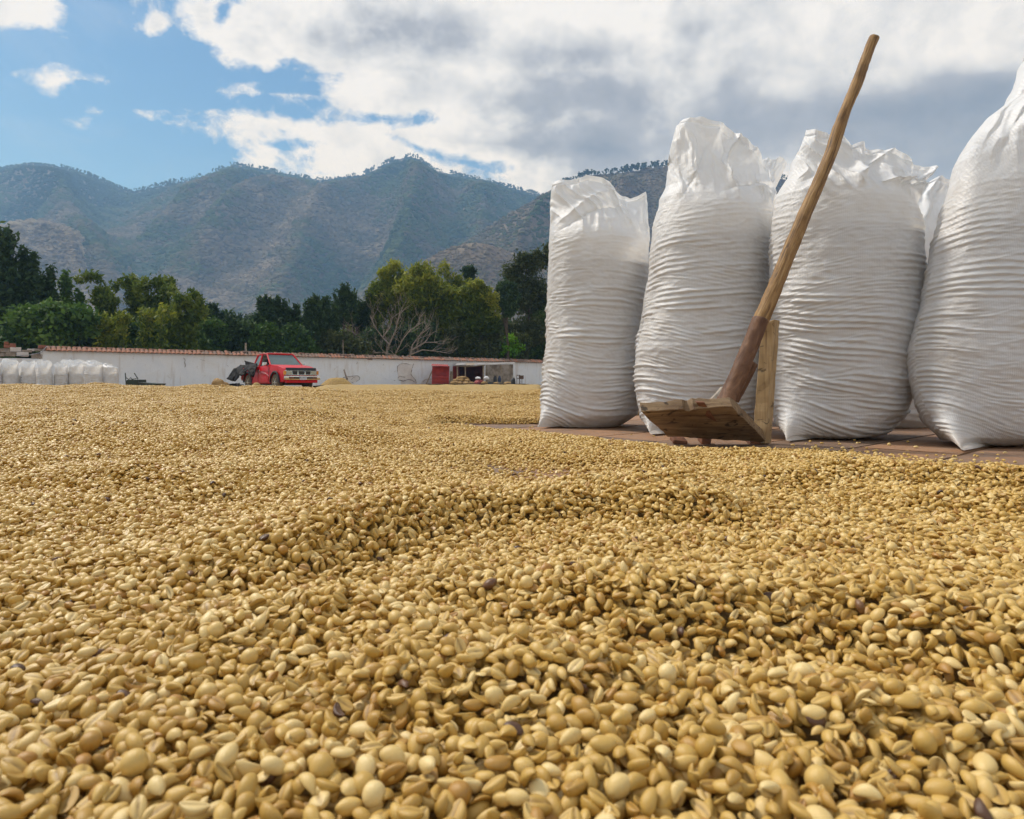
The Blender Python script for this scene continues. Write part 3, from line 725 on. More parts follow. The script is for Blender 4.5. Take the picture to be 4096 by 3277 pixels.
# distant row of sacks by the wall
SG3 = 'white sacks lined up by the wall at the left'
far_specs = [(-62, 8, 0), (2, 78, 1), (76, 146, 2), (143, 212, 3), (211, 275, 4), (266, 345, 5), (330, 414, 6), (397, 477, 7)]
far_lbl = ['white sack cut off by the left edge, in the row by the wall', 'white sack with a rounded mouth, second of the row from the left edge', 'white sack with a notched mouth, third of the row from the left edge',
           'white sack with two peaked corners, fourth of the row from the left edge', 'white sack with a low twin-peaked top, fifth of the row from the left edge', 'white sack with a jagged top, third from the wheelbarrow end of the row',
           'white sack with a broad domed top, next to last before the wheelbarrow', 'white sack with a low rounded top, last of the row before the wheelbarrow']
tops = [[(0, .2), (.3, 0), (.7, .1), (1, .5)], [(0, .25), (.15, .02), (.45, 0), (.6, .12), (.95, .15), (1, .3)], [(0, .3), (.3, .05), (.5, .12), (.62, .33), (.8, .15), (1, .08)], [(0, .1), (.4, 0), (.5, .18), (.9, .04), (1, .3)],
        [(0, .5), (.3, .1), (.55, .22), (.75, .03), (1, .3)], [(0, .12), (.2, .0), (.35, .15), (.75, .02), (.95, .1), (1, .2)], [(0, .3), (.25, .05), (.6, 0), (.85, .12), (1, .5)], [(0, .3), (.3, 0), (.7, .12), (1, .6)]]
topy = [1432, 1434, 1440, 1438, 1445, 1437, 1440, 1452]
for (a, b, k), lb in zip(far_specs, far_lbl):
    Yf = 21.0 + .25 * (k % 3); a += 4; b -= 1; w_ = b - a; sh = 1474 + random.randint(-3, 3); fy = HOR + .4 * F / Yf; ty = topy[k]
    Lp = [(a + 12, fy), (a + 5, fy - 12), (a + 0, fy - 38), (a + 0, fy - 70), (a + 5, sh), (a + 0, (sh + ty) / 2), (a + 2, ty + tops[k][0][1] * 40)]
    Rp = [(b - 12, fy), (b - 4, fy - 12), (b + 1, fy - 38), (b + 1, fy - 70), (b - 4, sh), (b - 1, (sh + ty) / 2), (b - 5, ty + tops[k][-1][1] * 40)]
    Tp = [(a + 2 + q_[0] * (w_ - 7), ty + q_[1] * 40) for q_ in tops[k]]
    sack_thing('coffee_sack', lb, SG3, Lp, Rp, Tp, Yf, sh, seed=40 + k, nphi=72, nbody=100, ncol=32, lam=.055, amp=.020, zbase=-.2, colamp=.016, fill=True, bodyct=.55)
for k, (a, b, ty) in enumerate([(50, 105, 1448), (120, 180, 1446), (240, 300, 1438), (305, 365, 1442), (375, 425, 1450)]):
    Yf = 22.2; sh = 1476; fy = HOR + .4 * F / Yf
    sack_thing('coffee_sack', ['white sack glimpsed behind the gap between second and third sack of the far row', 'white sack glimpsed behind the gap between third and fourth sack of the far row', 'white sack peeking out behind the fifth sack of the far row',
        'white sack peeking out behind the sixth sack of the far row', 'white sack peeking out behind the last two sacks of the far row'][k], 'white sacks behind the far row',
        [(a + 8, fy), (a, fy - 30), (a + 2, sh), (a, ty + 10)], [(b - 8, fy), (b, fy - 30), (b - 2, sh), (b, ty + 12)], [(a, ty + 10), (a + 15, ty), (b - 15, ty + 5), (b, ty + 12)], Yf, sh, seed=60 + k, nphi=48, nbody=60, ncol=20, lam=.05, amp=.014, zbase=-.2, colamp=.014, fill=False, bodyct=.7)

# ------------------------------------------------------------------ the wooden rake
rk = empty('wooden_rake', G(2850, 1775)); tag(rk, 'old wooden bean rake with a long pole handle leaning on the white sacks', 'rake')
org_ = Vector(rk.location)
def loc(p): return Vector(p) - org_
def wobble_tube(pts, rads, nring=60, n=22, seed=0, lump=.08, groove=.0):
    """pole with uneven section"""
    pts = np.array([p[:] for p in pts]); d = np.r_[0, np.cumsum(np.linalg.norm(np.diff(pts, axis=0), axis=1))]; s = np.linspace(0, d[-1], nring)
    C_ = np.stack([np.interp(s, d, pts[:, i]) for i in range(3)], 1); rr = np.interp(s, d, rads)
    # smooth the path
    for _ in range(2): C_[1:-1] = (C_[:-2] + 2 * C_[1:-1] + C_[2:]) / 4
    T_ = np.gradient(C_, axis=0); T_ /= np.linalg.norm(T_, axis=1)[:, None]
    A_ = np.cross(T_, [0, 1, 0]); A_ /= np.linalg.norm(A_, axis=1)[:, None]; B_ = np.cross(T_, A_)
    ph = np.arange(n) * 2 * np.pi / n
    PH, S_ = np.meshgrid(ph, s, indexing='ij')
    r_ = rr[None, :] * (1 + lump * (fbm(PH / (2 * np.pi) * 5, S_ * 9, seed, 3) - .5) * 2 + .12 * lump * 8 * (vnoise(PH / (2 * np.pi) * 8, S_ * 60, seed + 5) - .5))
    r_ = r_ - groove * np.exp(-((np.abs((PH - 4.4 - .5 * np.sin(S_ * 7)) % (2 * np.pi))) / .22) ** 2)
    v = C_[None] + A_[None] * (np.cos(PH) * r_)[..., None] + B_[None] * (np.sin(PH) * r_)[..., None]
    v = v.reshape(-1, 3); nv = nring
    me = mesh_np('pole', v, grid_faces(n, nv, True))
    attr(me, 'grain', np.stack([np.cos(PH) * r_, np.sin(PH) * r_, S_], -1).reshape(-1, 3), 'FLOAT_VECTOR')
    bm = bmesh.new(); bm.from_mesh(me); bm.verts.ensure_lookup_table()
    bm.faces.new([bm.verts[i * nv] for i in range(n)]); bm.faces.new([bm.verts[i * nv + nv - 1] for i in range(n)][::-1])
    bmesh.ops.recalc_face_normals(bm, faces=bm.faces); bm.to_mesh(me); bm.free()
    return me
HP = [(2892, 1640, 1.96), (2950, 1510, 1.975), (3040, 1283, 2.0), (3075, 1210, 2.01), (3116, 1110, 2.02), (3160, 1000, 2.035), (3216, 866, 2.05), (3272, 740, 2.07), (3326, 611, 2.09), (3352, 525, 2.10), (3384, 437, 2.105), (3428, 336, 2.12), (3462, 240, 2.135), (3484, 180, 2.142), (3497, 150, 2.145)]
hp = [loc(P(*h)) for h in HP]
upper = hp[2:]; upper[0] = loc(P(3025, 1320, 1.998))
link('handle', wobble_tube(upper, [.0235, .0235, .0228, .0215, .0205, .0195, .0185, .0195, .0165, .0175, .0165, .0160, .0155][:len(upper)], 110, 26, 3, .10, .003), M_WOOD, rk)
link('handle_butt', wobble_tube([loc(P(2888, 1645, 1.955)), hp[1], loc(P(3043, 1278, 2.0))], [.0285, .0262, .0252], 60, 26, 9, .09), M_BARK, rk)
# head board: a thick slab lying tilted, its underside towards the camera
a_, b_, c_, d_ = P(2562, 1648, 1.88), P(2930, 1625, 1.88), P(3072, 1772, 2.055), P(2668, 1748, 2.055)
up = Vector((0, .017, .031)); bd = MB()
nU, nV = 26, 10
def slabpt(u, v, w): return loc((a_ * (1 - u) + b_ * u) * (1 - v) + (d_ * (1 - u) + c_ * u) * v + up * w)
grid = {}
for wi, w_ in enumerate((0, 1)):
    for i in range(nU + 1):
        for j in range(nV + 1):
            u_, v_ = i / nU, j / nV
            p = slabpt(u_, v_, w_); edge_ = min(u_, 1 - u_, v_, 1 - v_)
            p += up.normalized() * ((fbm(np.array(u_ * 7.), np.array(v_ * 4. + wi * 9), 90, 3) - .5) * .006)
            if edge_ < .001: p += (slabpt(.5, .5, .5) - p).normalized() * .004 * random.random()
            if wi == 1 and v_ < .001: p += Vector((0, .004, -.003 * (1 + math.sin(u_ * 9))))
            if abs(u_ - .52) < .05 and v_ < .001: p += Vector((0, .01, -.006))
            grid[wi, i, j] = bd.bm.verts.new(p)
for i in range(nU):
    for j in range(nV):
        bd.bm.faces.new([grid[0, i, j], grid[0, i + 1, j], grid[0, i + 1, j + 1], grid[0, i, j + 1]]); bd.bm.faces.new([grid[1, i, j + 1], grid[1, i + 1, j + 1], grid[1, i + 1, j], grid[1, i, j]])
for i in range(nU):
    for j, fl_ in ((0, 0), (nV, 1)):
        q_ = [grid[0, i, j], grid[1, i, j], grid[1, i + 1, j], grid[0, i + 1, j]]; bd.bm.faces.new(q_ if fl_ == 0 else q_[::-1])
for j in range(nV):
    for i, fl_ in ((0, 0), (nU, 1)):
        q_ = [grid[0, i, j + 1], grid[1, i, j + 1], grid[1, i, j], grid[0, i, j]]; bd.bm.faces.new(q_ if fl_ == 0 else q_[::-1])
bo = bd.build('head_board', M_BOARD, rk, smooth=True)
bv = bo.modifiers.new('edge', 'BEVEL'); bv.width = .009; bv.segments = 3; bv.limit_method = 'ANGLE'; bv.angle_limit = R(50)
# notch filler, reddish split wood at the top edge
nt = MB(); nt.hexa([loc(P(2786, 1610, 1.872)), loc(P(2818, 1612, 1.872)), loc(P(2868, 1690, 1.925)), loc(P(2828, 1668, 1.92))], Vector((0, .012, .004))); nt.jitter(.0015)
nt.build('split_wedge', M_SPLIT, rk)
for (x_, y_, w2, h2) in ((2724, 1765, .034, .012), (2829, 1762, .022, .020), (3030, 1776, .030, .014)):
    ft = MB(); q_ = loc(P(x_, y_, 2.045)); q_.z = -0 + max(.0 - org_.z + h2 * .5, q_.z); ft.box(q_ + Vector((0, .03, 0)), (w2 * 1.4, .04, h2 * 1.1), rot=(.3, .1, .1), bevel=.004); ft.build('foot_peg', M_SPLIT, rk)
# sawn post, brace and chip
p0, p1 = P(3046, 1772, 2.075), P(3083, 1288, 2.05)
po = MB(); ax = (p1 - p0).normalized(); sx_ = Vector((.72, -.69, 0)); sy_ = Vector((.69, .72, 0)); hw = .0225
ringA = [p0 + sx_ * hw * i + sy_ * hw * j for i, j in ((-1, -1), (1, -1), (1, 1), (-1, 1))]
ringB = [p1 + sx_ * hw * .93 * i + sy_ * hw * .93 * j + Vector((0, 0, .006 * i)) for i, j in ((-1, -1), (1, -1), (1, 1), (-1, 1))]
po.poly([loc(p) for p in ringA + ringB], [(3, 2, 1, 0), (4, 5, 6, 7), (0, 1, 5, 4), (1, 2, 6, 5), (2, 3, 7, 6), (3, 0, 4, 7)])
bmesh.ops.subdivide_edges(po.bm, edges=[e for e in po.bm.edges if e.calc_length() > .2], cuts=14, use_grid_fill=True)
po.jitter(.0012); o = po.build('upright_post', M_POST, rk); bv = o.modifiers.new('edge', 'BEVEL'); bv.width = .003; bv.segments = 2; bv.limit_method = 'ANGLE'; bv.angle_limit = R(40)
link('brace', wobble_tube([loc(P(2935, 1600, 2.03)), loc(P(2975, 1530, 2.035)), loc(P(3018, 1452, 2.03))], [.018, .0165, .012], 30, 16, 21, .1), M_BARK, rk)
ch = MB(); ch.hexa([loc(P(2830, 1612, 1.965)), loc(P(2880, 1612, 1.965)), loc(P(2890, 1548, 1.985)), loc(P(2868, 1575, 1.985))], Vector((0, .02, 0))); ch.build('wedge', simple('grey_wood', (.33, .29, .24), (.22, .19, .16), .8, 30), rk)

#@@PART2@@
# ------------------------------------------------------------------ white wall with its tile coping
GZ = -.2                                                        # level of the yard beyond the patio
def wallpt(t, z=0.0, off=0.0):
    """point on the wall line; off = distance in front of its face"""
    d = Vector((36.3, 30, 0)).normalized(); n = Vector((d.y, -d.x, 0))
    return Vector((-33 + 36.3 * t, 46 + 30 * t, z)) + n * off
def wall_t(px):
    a = (px - 2048) / F
    return (a * 46 + 33) / (36.3 - 30 * a)
def WP(px, py, off=0.0):
    """point on the wall face seen at photo pixel (px,py)"""
    t = wall_t(px); p = wallpt(t, 0, 0); z = CAMZ + (HOR - py) / F * p.y
    return wallpt(t, z, off)
def wall_material():
    m, t, b = mat('whitewash')
    co = t.new('ShaderNodeNewGeometry').outputs['Position']
    a = t.noise(co, .55, 5, .6, .4); c2 = t.noise(co, 3.1, 6, .7); st = t.noise(t.scale(co, (1.3, 1.3, .18)), 2.2, 5, .6)
    c = t.ramp(a, [(.3, (.68, .71, .76)), (.5, (.74, .76, .79)), (.7, (.70, .70, .70))])
    c = t.mix(t.math('MULTIPLY', t.maprange(st, .52, .72), .35), c, (.42, .33, .26))
    c = t.mix(t.math('MULTIPLY', t.maprange(c2, .60, .72), .5), c, (.36, .31, .27))
    t.set(b.inputs['Base Color'], c); b.inputs['Roughness'].default_value = .85
    bump(t, b, t.math('ADD', c2, a), .5, .05)
    return m
M_WALL = wall_material()
M_ADOBE = simple('bare_plaster', (.68, .645, .62), (.56, .51, .48), .9, 1.4, bmp=.4, bdist=.03)
M_CRACK = simple('crack_dark', (.24, .19, .16), (.14, .11, .09), .95, 6)
M_ROOF = simple('clay_roof_tile', (.36, .15, .085), (.20, .12, .09), .85, 2.2, bmp=.4, bdist=.02)
M_ROOF2 = simple('old_roof_tile', (.27, .165, .12), (.14, .105, .085), .9, 2.5, bmp=.4, bdist=.02)
M_MORTAR = simple('mortar', (.34, .29, .24), (.22, .18, .15), .9, 3)
M_BRICK = simple('red_brick', (.33, .115, .07), (.22, .09, .06), .85, 5, bmp=.4, bdist=.02)
WH = 2.62
wall = empty('yard_wall', wallpt(0.0, GZ)); tag(wall, 'long whitewashed wall capped with clay tiles along the back of the yard', 'wall')
wb = Vector(wall.location)
def strip(t0, t1, z0, z1, thick, name, m, parent, off=0.0, seg=40, wob=.0, base=wb):
    q = MB(); n = int(seg); pr = None
    for i in range(n + 1):
        t = t0 + (t1 - t0) * i / n; dz = (vnoise(np.array(t * 60.), np.array(1.), 4) - .5) * wob
        a = [wallpt(t, z0, off), wallpt(t, z1 + dz, off), wallpt(t, z1 + dz, off - thick), wallpt(t, z0, off - thick)]
        a = [q.bm.verts.new(p - base) for p in a]
        if pr: 
            for k in range(4): q.bm.faces.new((pr[k], a[k], a[(k + 1) % 4], pr[(k + 1) % 4]))
        else: q.bm.faces.new(a)
        pr = a
    q.bm.faces.new(pr[::-1]); return q.build(name, m, parent)
t0 = wall_t(163); t1 = wall_t(2430)
strip(t0, t1, GZ, WH - .28, .38, 'wall_face', M_WALL, wall, seg=60, wob=.05)
strip(t0 + .004, t1, WH - .29, WH - .10, .40, 'mortar_bed', M_MORTAR, wall, off=-.02, seg=60, wob=.03)
# barrel tiles laid across, their ends showing
def barrel(L_, w, seed):
    q = MB(); n = 7; r_ = random.Random(seed)
    rings = []
    for j, yv in enumerate((0, L_)):
        ww = w * (1 if j == 0 else .82); o_ = []
        for rr, sg in ((1, 1), (.78, -1)):
            ks = range(n + 1) if sg == 1 else range(n, -1, -1)
            for k in ks:
                an = math.pi * k / n; o_.append(q.bm.verts.new((math.cos(an) * ww / 2 * rr, yv, math.sin(an) * ww / 2 * rr * .95)))
        rings.append(o_)
    m_ = len(rings[0])
    for k in range(m_): q.bm.faces.new((rings[0][k], rings[0][(k + 1) % m_], rings[1][(k + 1) % m_], rings[1][k]))
    for rg in rings:
        for k in range(n): 
            try: q.bm.faces.new((rg[k], rg[k + 1], rg[m_ - 2 - k], rg[m_ - 1 - k]))
            except ValueError: pass
    me = q.mesh('roof_tile'); me.materials.append(M_ROOF if seed % 2 == 0 else M_ROOF2); return me
BT = [barrel(.50, .235, s_) for s_ in range(4)]
wdir = math.atan2(30, 36.3); wl = math.hypot(36.3, 30); nt_ = 190
step = (t1 - t0 - .006) / nt_
for i in range(nt_):
    t = t0 + .006 + step * (i + .5); old = t > wall_t(800)
    jit = 1 if t < wall_t(760) else 3.0
    o = bpy.data.objects.new('roof_tile', BT[(random.choice((0, 2)) if (not old or random.random() < .45) else random.choice((1, 3)))]); COL.objects.link(o); o.parent = wall
    o.location = wallpt(t, WH - .30 + random.uniform(-.008, .008) * jit, .26) - wb
    o.rotation_euler = (R(31) + random.uniform(-.03, .03) * jit, random.uniform(-.03, .03) * jit, wdir + random.uniform(-.03, .03) * jit)
    o.scale = (step * wl / .235 * 1.04, random.uniform(1.18, 1.26), 1)
nr = 84; step2 = (t1 - t0 - .01) / nr
for i in range(nr):
    t = t0 + .01 + step2 * (i + .5)
    if wall_t(1990) < t < wall_t(2010): continue
    o = bpy.data.objects.new('ridge_tile', BT[random.choice((0, 1, 2)) if t < wall_t(900) else random.choice((0, 1, 3))]); COL.objects.link(o); o.parent = wall
    jit = 1 if t < wall_t(900) else 3.5
    o.location = wallpt(t - .006, WH - .01 + random.uniform(-.01, .012) * jit, -.22 + random.uniform(-.02, .02)) - wb
    o.rotation_euler = (random.uniform(-.02, .02) * jit, random.uniform(-.015, .015) * jit, wdir - math.pi / 2 + random.uniform(-.04, .04) * jit)
    o.scale = (1.0, .95, .9)
# loose tiles piled on top
for k, (px_, py_) in enumerate([(1352, 1424), (1366, 1420), (1378, 1423), (1392, 1421), (1406, 1424), (1430, 1431), (1470, 1437), (1545, 1433), (1556, 1434), (1680, 1440), (1712, 1437), (1770, 1438)]):
    o = bpy.data.objects.new('loose_tile', BT[k % 4]); COL.objects.link(o); o.parent = wall
    o.location = WP(px_, py_ + 2, -.1) - wb; o.rotation_euler = (random.uniform(-.2, .2), random.uniform(-.3, .3), wdir - math.pi / 2 + random.uniform(-.25, .25))
# plaster repairs and cracks
def patch(poly, name, m, th=.02, parent=wall):
    q = MB(); n = len(poly); a = [WP(x, y, th) - wb for x, y in poly]; b = [WP(x, y, -.01) - wb for x, y in poly]
    q.poly(a + b, [tuple(range(n))] + [(i, n + i, n + (i + 1) % n, (i + 1) % n) for i in range(n)]); return q.build(name, m, parent)
def crack(pts, w=.035, parent=wall):
    w *= .75
    P_ = []
    for (x0_, y0_), (x1_, y1_) in zip(pts[:-1], pts[1:]):
        for k in range(5):
            f_ = k / 5; P_.append(WP(x0_ + (x1_ - x0_) * f_ + random.uniform(-.8, .8), y0_ + (y1_ - y0_) * f_ + random.uniform(-.8, .8), .024) - wb)
    P_.append(WP(*pts[-1], .024) - wb)
    q = MB(); q.tube(P_, [w * random.uniform(.4, 1.1) * min(1, (min(i, len(P_) - 1 - i) + 1) / 3) for i in range(len(P_))], 5); q.build('crack', M_CRACK, parent)
patch([(1588, 1466), (1600, 1456), (1625, 1453), (1650, 1457), (1655, 1453), (1648, 1475), (1644, 1500), (1664, 1520), (1664, 1538), (1605, 1540), (1603, 1522), (1590, 1516), (1592, 1506), (1590, 1490)], 'bare_patch', M_ADOBE)
patch([(1366, 1513), (1385, 1506), (1410, 1505), (1428, 1504), (1438, 1512), (1430, 1522), (1410, 1532), (1392, 1530), (1380, 1520)], 'bare_patch', M_ADOBE)
patch([(1700, 1516), (1725, 1513), (1727, 1538), (1682, 1539), (1688, 1524)], 'bare_patch', M_ADOBE)
crack([(1588, 1490), (1589, 1466), (1601, 1456), (1625, 1454), (1640, 1460)], .03); crack([(1655, 1454), (1648, 1475), (1643, 1498), (1655, 1512), (1662, 1522), (1665, 1538)], .045)
crack([(1590, 1512), (1598, 1506), (1612, 1508), (1622, 1510)], .04); crack([(1592, 1520), (1612, 1525), (1632, 1518), (1650, 1522), (1660, 1532)], .06)
crack([(1366, 1513), (1385, 1507), (1410, 1505), (1428, 1503), (1440, 1510), (1438, 1518), (1424, 1527)], .04); crack([(1383, 1513), (1392, 1515), (1380, 1511)], .05); crack([(1404, 1520), (1410, 1513), (1418, 1510)], .03); crack([(1404, 1528), (1414, 1533)], .04)
crack([(734, 1432), (740, 1440), (738, 1452), (742, 1460), (739, 1472)], .035); crack([(800, 1438), (812, 1442), (820, 1441)], .02); crack([(1690, 1530), (1700, 1520), (1712, 1516), (1722, 1519)], .03)
crack([(1575, 1523), (1580, 1521)], .04); crack([(1252, 1517), (1262, 1516)], .015); crack([(905, 1456), (915, 1470)], .012); crack([(1532, 1462), (1534, 1456)], .03); crack([(1424, 1458), (1430, 1452), (1427, 1447)], .02)

# ------------------------------------------------------------------ ruined end of the wall at the far left
rw = empty('ruined_wall', WP(80, 1540)); rw.location.z = GZ; tag(rw, 'low broken end of the wall at the left with stacked stone and bricks on top', 'wall')
rb = Vector(rw.location)
strip(wall_t(-700), wall_t(163) - .0008, GZ, CAMZ + (HOR - 1427) / F * 42.5, .34, 'wall_face', M_WALL, rw, off=.02, seg=20, wob=.08, base=rb)
for k, (x0_, x1_, y0_, y1_, mm, of) in enumerate([(-60, 10, 1424, 1412, M_MORTAR, .05), (12, 52, 1424, 1409, M_MORTAR, .08), (56, 104, 1424, 1410, M_ADOBE, .02), (-60, 28, 1408, 1395, M_MORTAR, .0), (30, 74, 1406, 1390, M_ADOBE, .0), (76, 118, 1409, 1401, M_MORTAR, .0), (100, 128, 1403, 1396, M_ADOBE, -.05), (128, 170, 1404, 1396, M_MORTAR, -.05), (116, 160, 1433, 1416, M_MORTAR, -.02)]):
    q = MB(); a = WP(x0_, y0_, of); b = WP(x1_, y1_, of); c_ = (a + b) / 2
    L_ = (Vector((a.x, a.y, 0)) - Vector((b.x, b.y, 0))).length
    q.box((0, 0, 0), (L_, .4, abs(b.z - a.z)), bevel=.03); 
    bmesh.ops.subdivide_edges(q.bm, edges=q.bm.edges[:], cuts=1); q.jitter(.025); o = q.build('coping_stone', mm, rw); o.location = c_ - rb + Vector((0, .22, 0)); o.rotation_euler = (0, 0, wdir)
for (x0_, x1_, y0_, y1_) in [(8, 31, 1391, 1379), (31, 57, 1390, 1374), (9, 28, 1378, 1367), (146, 163, 1394, 1387), (164, 180, 1394, 1387), (147, 178, 1387, 1381)]:
    q = MB(); a = WP(x0_, y0_, 0); b = WP(x1_, y1_, 0); q.box((0, 0, 0), ((Vector((a.x, a.y, 0)) - Vector((b.x, b.y, 0))).length * .97, .25, abs(b.z - a.z) * .95), bevel=.012)
    o = q.build('brick', M_BRICK, rw); o.location = (a + b) / 2 - rb + Vector((0, .15, 0)); o.rotation_euler = (0, 0, wdir + random.uniform(-.08, .08))
q = MB(); bp_ = WP(185, 1388, .12); q.tube([WP(70, 1424, .14) - bp_, WP(120, 1420, .14) - bp_, WP(168, 1410, .13) - bp_, WP(172, 1402, .12) - bp_, WP(186, 1386, .12) - bp_, WP(192, 1392, .12) - bp_], .03, 6)
o = q.build('bent_pipe', simple('bent_pipe_metal', (.42, .42, .44), (.3, .3, .32), .5, 5)); o.location = bp_; tag(o, 'thin bent pale pipe hanging over the broken left end of the wall', 'pipe')

# ------------------------------------------------------------------ lean-to shed
M_RED = simple('red_corrugated', (.36, .045, .040), (.24, .035, .032), .55, 2.5, bmp=.2, bdist=.01)
M_RED_SHADED = simple('shaded_red_corrugated', (.085, .018, .018), (.03, .012, .012), .8, 2)  # back sheets: shade inside the shed is painted in as darker red
M_ZINC = simple('weathered_zinc', (.36, .36, .37), (.20, .17, .15), .5, 1.5)
M_PLANK = simple('grey_plank', (.33, .27, .20), (.20, .155, .115), .85, 4, bmp=.4, bdist=.01)
M_STAIN_SHADED = simple('stained_shaded_plaster', (.36, .32, .28), (.15, .115, .08), .9, 1.2)  # stained wall part, with the roof's shade painted into its dark colour
shed = empty('lean_to_shed', WP(1890, 1537, 2.2)); shed.location.z = GZ; shb = Vector(shed.location); tag(shed, 'open lean-to shed of red corrugated sheet and thin posts against the wall', 'shed')
def corrug(p0, p1, p2, n, amp, name, m, along='v'):
    """sheet from p0 (corner) spanned by p1-p0 (width) and p2-p0 (height), n waves across the height"""
    p0, p1, p2 = Vector(p0), Vector(p1), Vector(p2); nn = (p1 - p0).cross(p2 - p0).normalized(); q = MB(); N_ = n * 6
    rows = []
    for i in range(N_ + 1):
        f_ = i / N_; o_ = nn * amp * math.sin(f_ * n * 2 * math.pi)
        rows.append([q.bm.verts.new(p0 + (p2 - p0) * f_ + (p1 - p0) * g_ + o_ + nn * amp * .4 * math.sin(g_ * 9 + i)) for g_ in (0, .33, .66, 1)])
    for a, b in zip(rows[:-1], rows[1:]):
        for k in range(3): q.bm.faces.new((a[k], a[k + 1], b[k + 1], b[k]))
    o = q.build(name, m, shed); s_ = o.modifiers.new('th', 'SOLIDIFY'); s_.thickness = .006; return o
SY = 63.0
def S(px, py, dy=0): return P(px, py, SY + dy) - shb
zb_ = HOR + (CAMZ - GZ) * F / SY
for y0_, y1_, n_w in ((1504, zb_, 7), (1465, 1506, 9)):
    corrug(S(1727, y1_, .02 * n_w), S(1796, y1_, .02 * n_w), S(1729 if y0_ < 1500 else 1727, y0_, .02 * n_w), n_w, .028, 'corrugated_sheet', M_RED)
corrug(S(1811, zb_, 1.2), S(1836, zb_, 2.8), S(1811, 1464, 1.2), 15, .028, 'corrugated_sheet', M_RED)
corrug(S(1836, zb_, 2.9), S(1936, zb_, 3.8), S(1836, 1462, 2.9), 15, .028, 'corrugated_sheet', M_RED_SHADED)
corrug(S(1725, 1463, -.25), S(1792, 1466, -.25), S(1728, 1456, 1.5), 3, .03, 'awning_sheet', M_RED)
for x_, w_, y0_ in ((1830, .11, 1465), (1862, .11, 1466), (1934, .13, 1462), (2005, .10, 1460)):
    q = MB(); q.tube([S(x_, zb_ + 2), S(x_ - 1, y0_)], [w_ * .55, w_ * .5], 8); q.build('post', M_PLANK, shed)
q = MB(); q.tube([S(1822, 1463, -.1), S(1860, 1467, -.1), S(1900, 1465, -.1), S(1940, 1461, -.1)], .05, 6); q.build('beam', M_PLANK, shed)
for k, (xa, xb, ya, yb) in enumerate([(1822, 1862, 1462, 1452), (1858, 1900, 1463, 1453), (1896, 1942, 1461, 1452), (1938, 2004, 1460, 1452), (2000, 2058, 1457, 1450)]):
    q = MB(); q.hexa([S(xa, ya, -.3), S(xb, ya - 1.5, -.3), S(xb + 2, yb, 5.6), S(xa + 2, yb + 1, 5.6)], (0, 0, .03)); q.build('roof_sheet', M_ZINC if k != 1 else M_PLANK, shed)
for xa, xb, xt in ((1796, 1803, 1803), (1804, 1810, 1808)):
    q = MB(); q.hexa([S(xa, zb_, .4), S(xb, zb_, .4), S(xt + 4, 1486, .6), S(xt - 2, 1486, .6)], (0, .06, 0)); q.build('plank', M_PLANK, shed)
q = MB(); q.hexa([WP(1942, 1541, .03) - shb, WP(2052, 1541, .03) - shb, WP(2052, 1458, .03) - shb, WP(1942, 1458, .03) - shb], (0, .05, 0)); q.build('stained_shaded_panel', M_STAIN_SHADED, shed)
q = MB(); sp0 = WP(1688, 1541, .7); q.tube([Vector((0, 0, 0)), WP(1729, 1467, .35) - sp0], .06, 7); o = q.build('leaning_pole', M_PLANK); o.location = sp0; tag(o, 'long wooden pole leaning against the wall left of the red shed', 'pole')
q = MB(); sp0 = P(1388, 1516, 56.5); q.tube([sp0 - sp0, P(1382, 1500, 56.6) - sp0, P(1376, 1479, 56.8) - sp0], [.08, .07, .05], 7)
q.tube([Vector((0, 0, 0)), P(1390, 1545, 56.4) - sp0], [.08, .08], 6); o = q.build('leaning_stick', M_CRACK); o.location = sp0; tag(o, 'short dark stick propped upright behind the cone of beans', 'stick')
# things in and before the shed
M_JUTE = simple('jute', (.36, .23, .095), (.20, .12, .045), .9, 3, bmp=.5, bdist=.03)
def cloth_lump(name, c, d, m, label, cat, seed, group=None, parent=None, rough=.25, sub=3):
    bm = bmesh.new(); bmesh.ops.create_icosphere(bm, subdivisions=sub, radius=1)
    cs = np.array([v.co[:] for v in bm.verts]); r_ = 1 + rough * (1 - np.abs(2 * fbm(cs[:, 0] * 2 + seed * 3.1 + 20, cs[:, 1] * 2 + cs[:, 2] * 2.7 + 20, seed, 3) - 1) - .6)
    for v, k in zip(bm.verts, r_): v.co = Vector((v.co.x * d[0] / 2 * k, v.co.y * d[1] / 2 * k, max(v.co.z * k, -.5) * d[2] / 1.5 + d[2] / 3))
    me = bpy.data.meshes.new(name); bm.to_mesh(me); bm.free(); me.polygons.foreach_set('use_smooth', [True] * len(me.polygons))
    o = link(name, me, m, parent); o.location = c; o.rotation_euler = (0, 0, seed * .7)
    if label: tag(o, label, cat, group)
    return o
q_ = [(1820, 1531, .9), (1838, 1533, .8), (1862, 1533, .9), (1884, 1534, .7), (1826, 1522, .7), (1846, 1521, .8), (1868, 1523, .8), (1838, 1513, .6), (1852, 1511, .7), (1864, 1515, .5)]
lb_ = ['lower left end of the pile', 'bottom of the pile, second from its left end', 'bottom middle of the pile', 'bottom right end of the pile', 'middle layer of the pile at its left', 'middle layer of the pile at its centre', 'middle layer of the pile at its right', 'top of the pile at its left', 'very top of the pile', 'top of the pile at its right']
for k, ((x_, y_, w_), l_) in enumerate(zip(q_, lb_)):
    c_ = P(x_, y_ + 5, 61.3 + .12 * k); cloth_lump('jute_sack', c_, (w_ * 1.1, .6, .26), M_JUTE, 'folded brown jute sack, ' + l_ + ' by the shed', 'sack', 100 + k, 'brown jute sacks heaped before the shed', rough=.5)
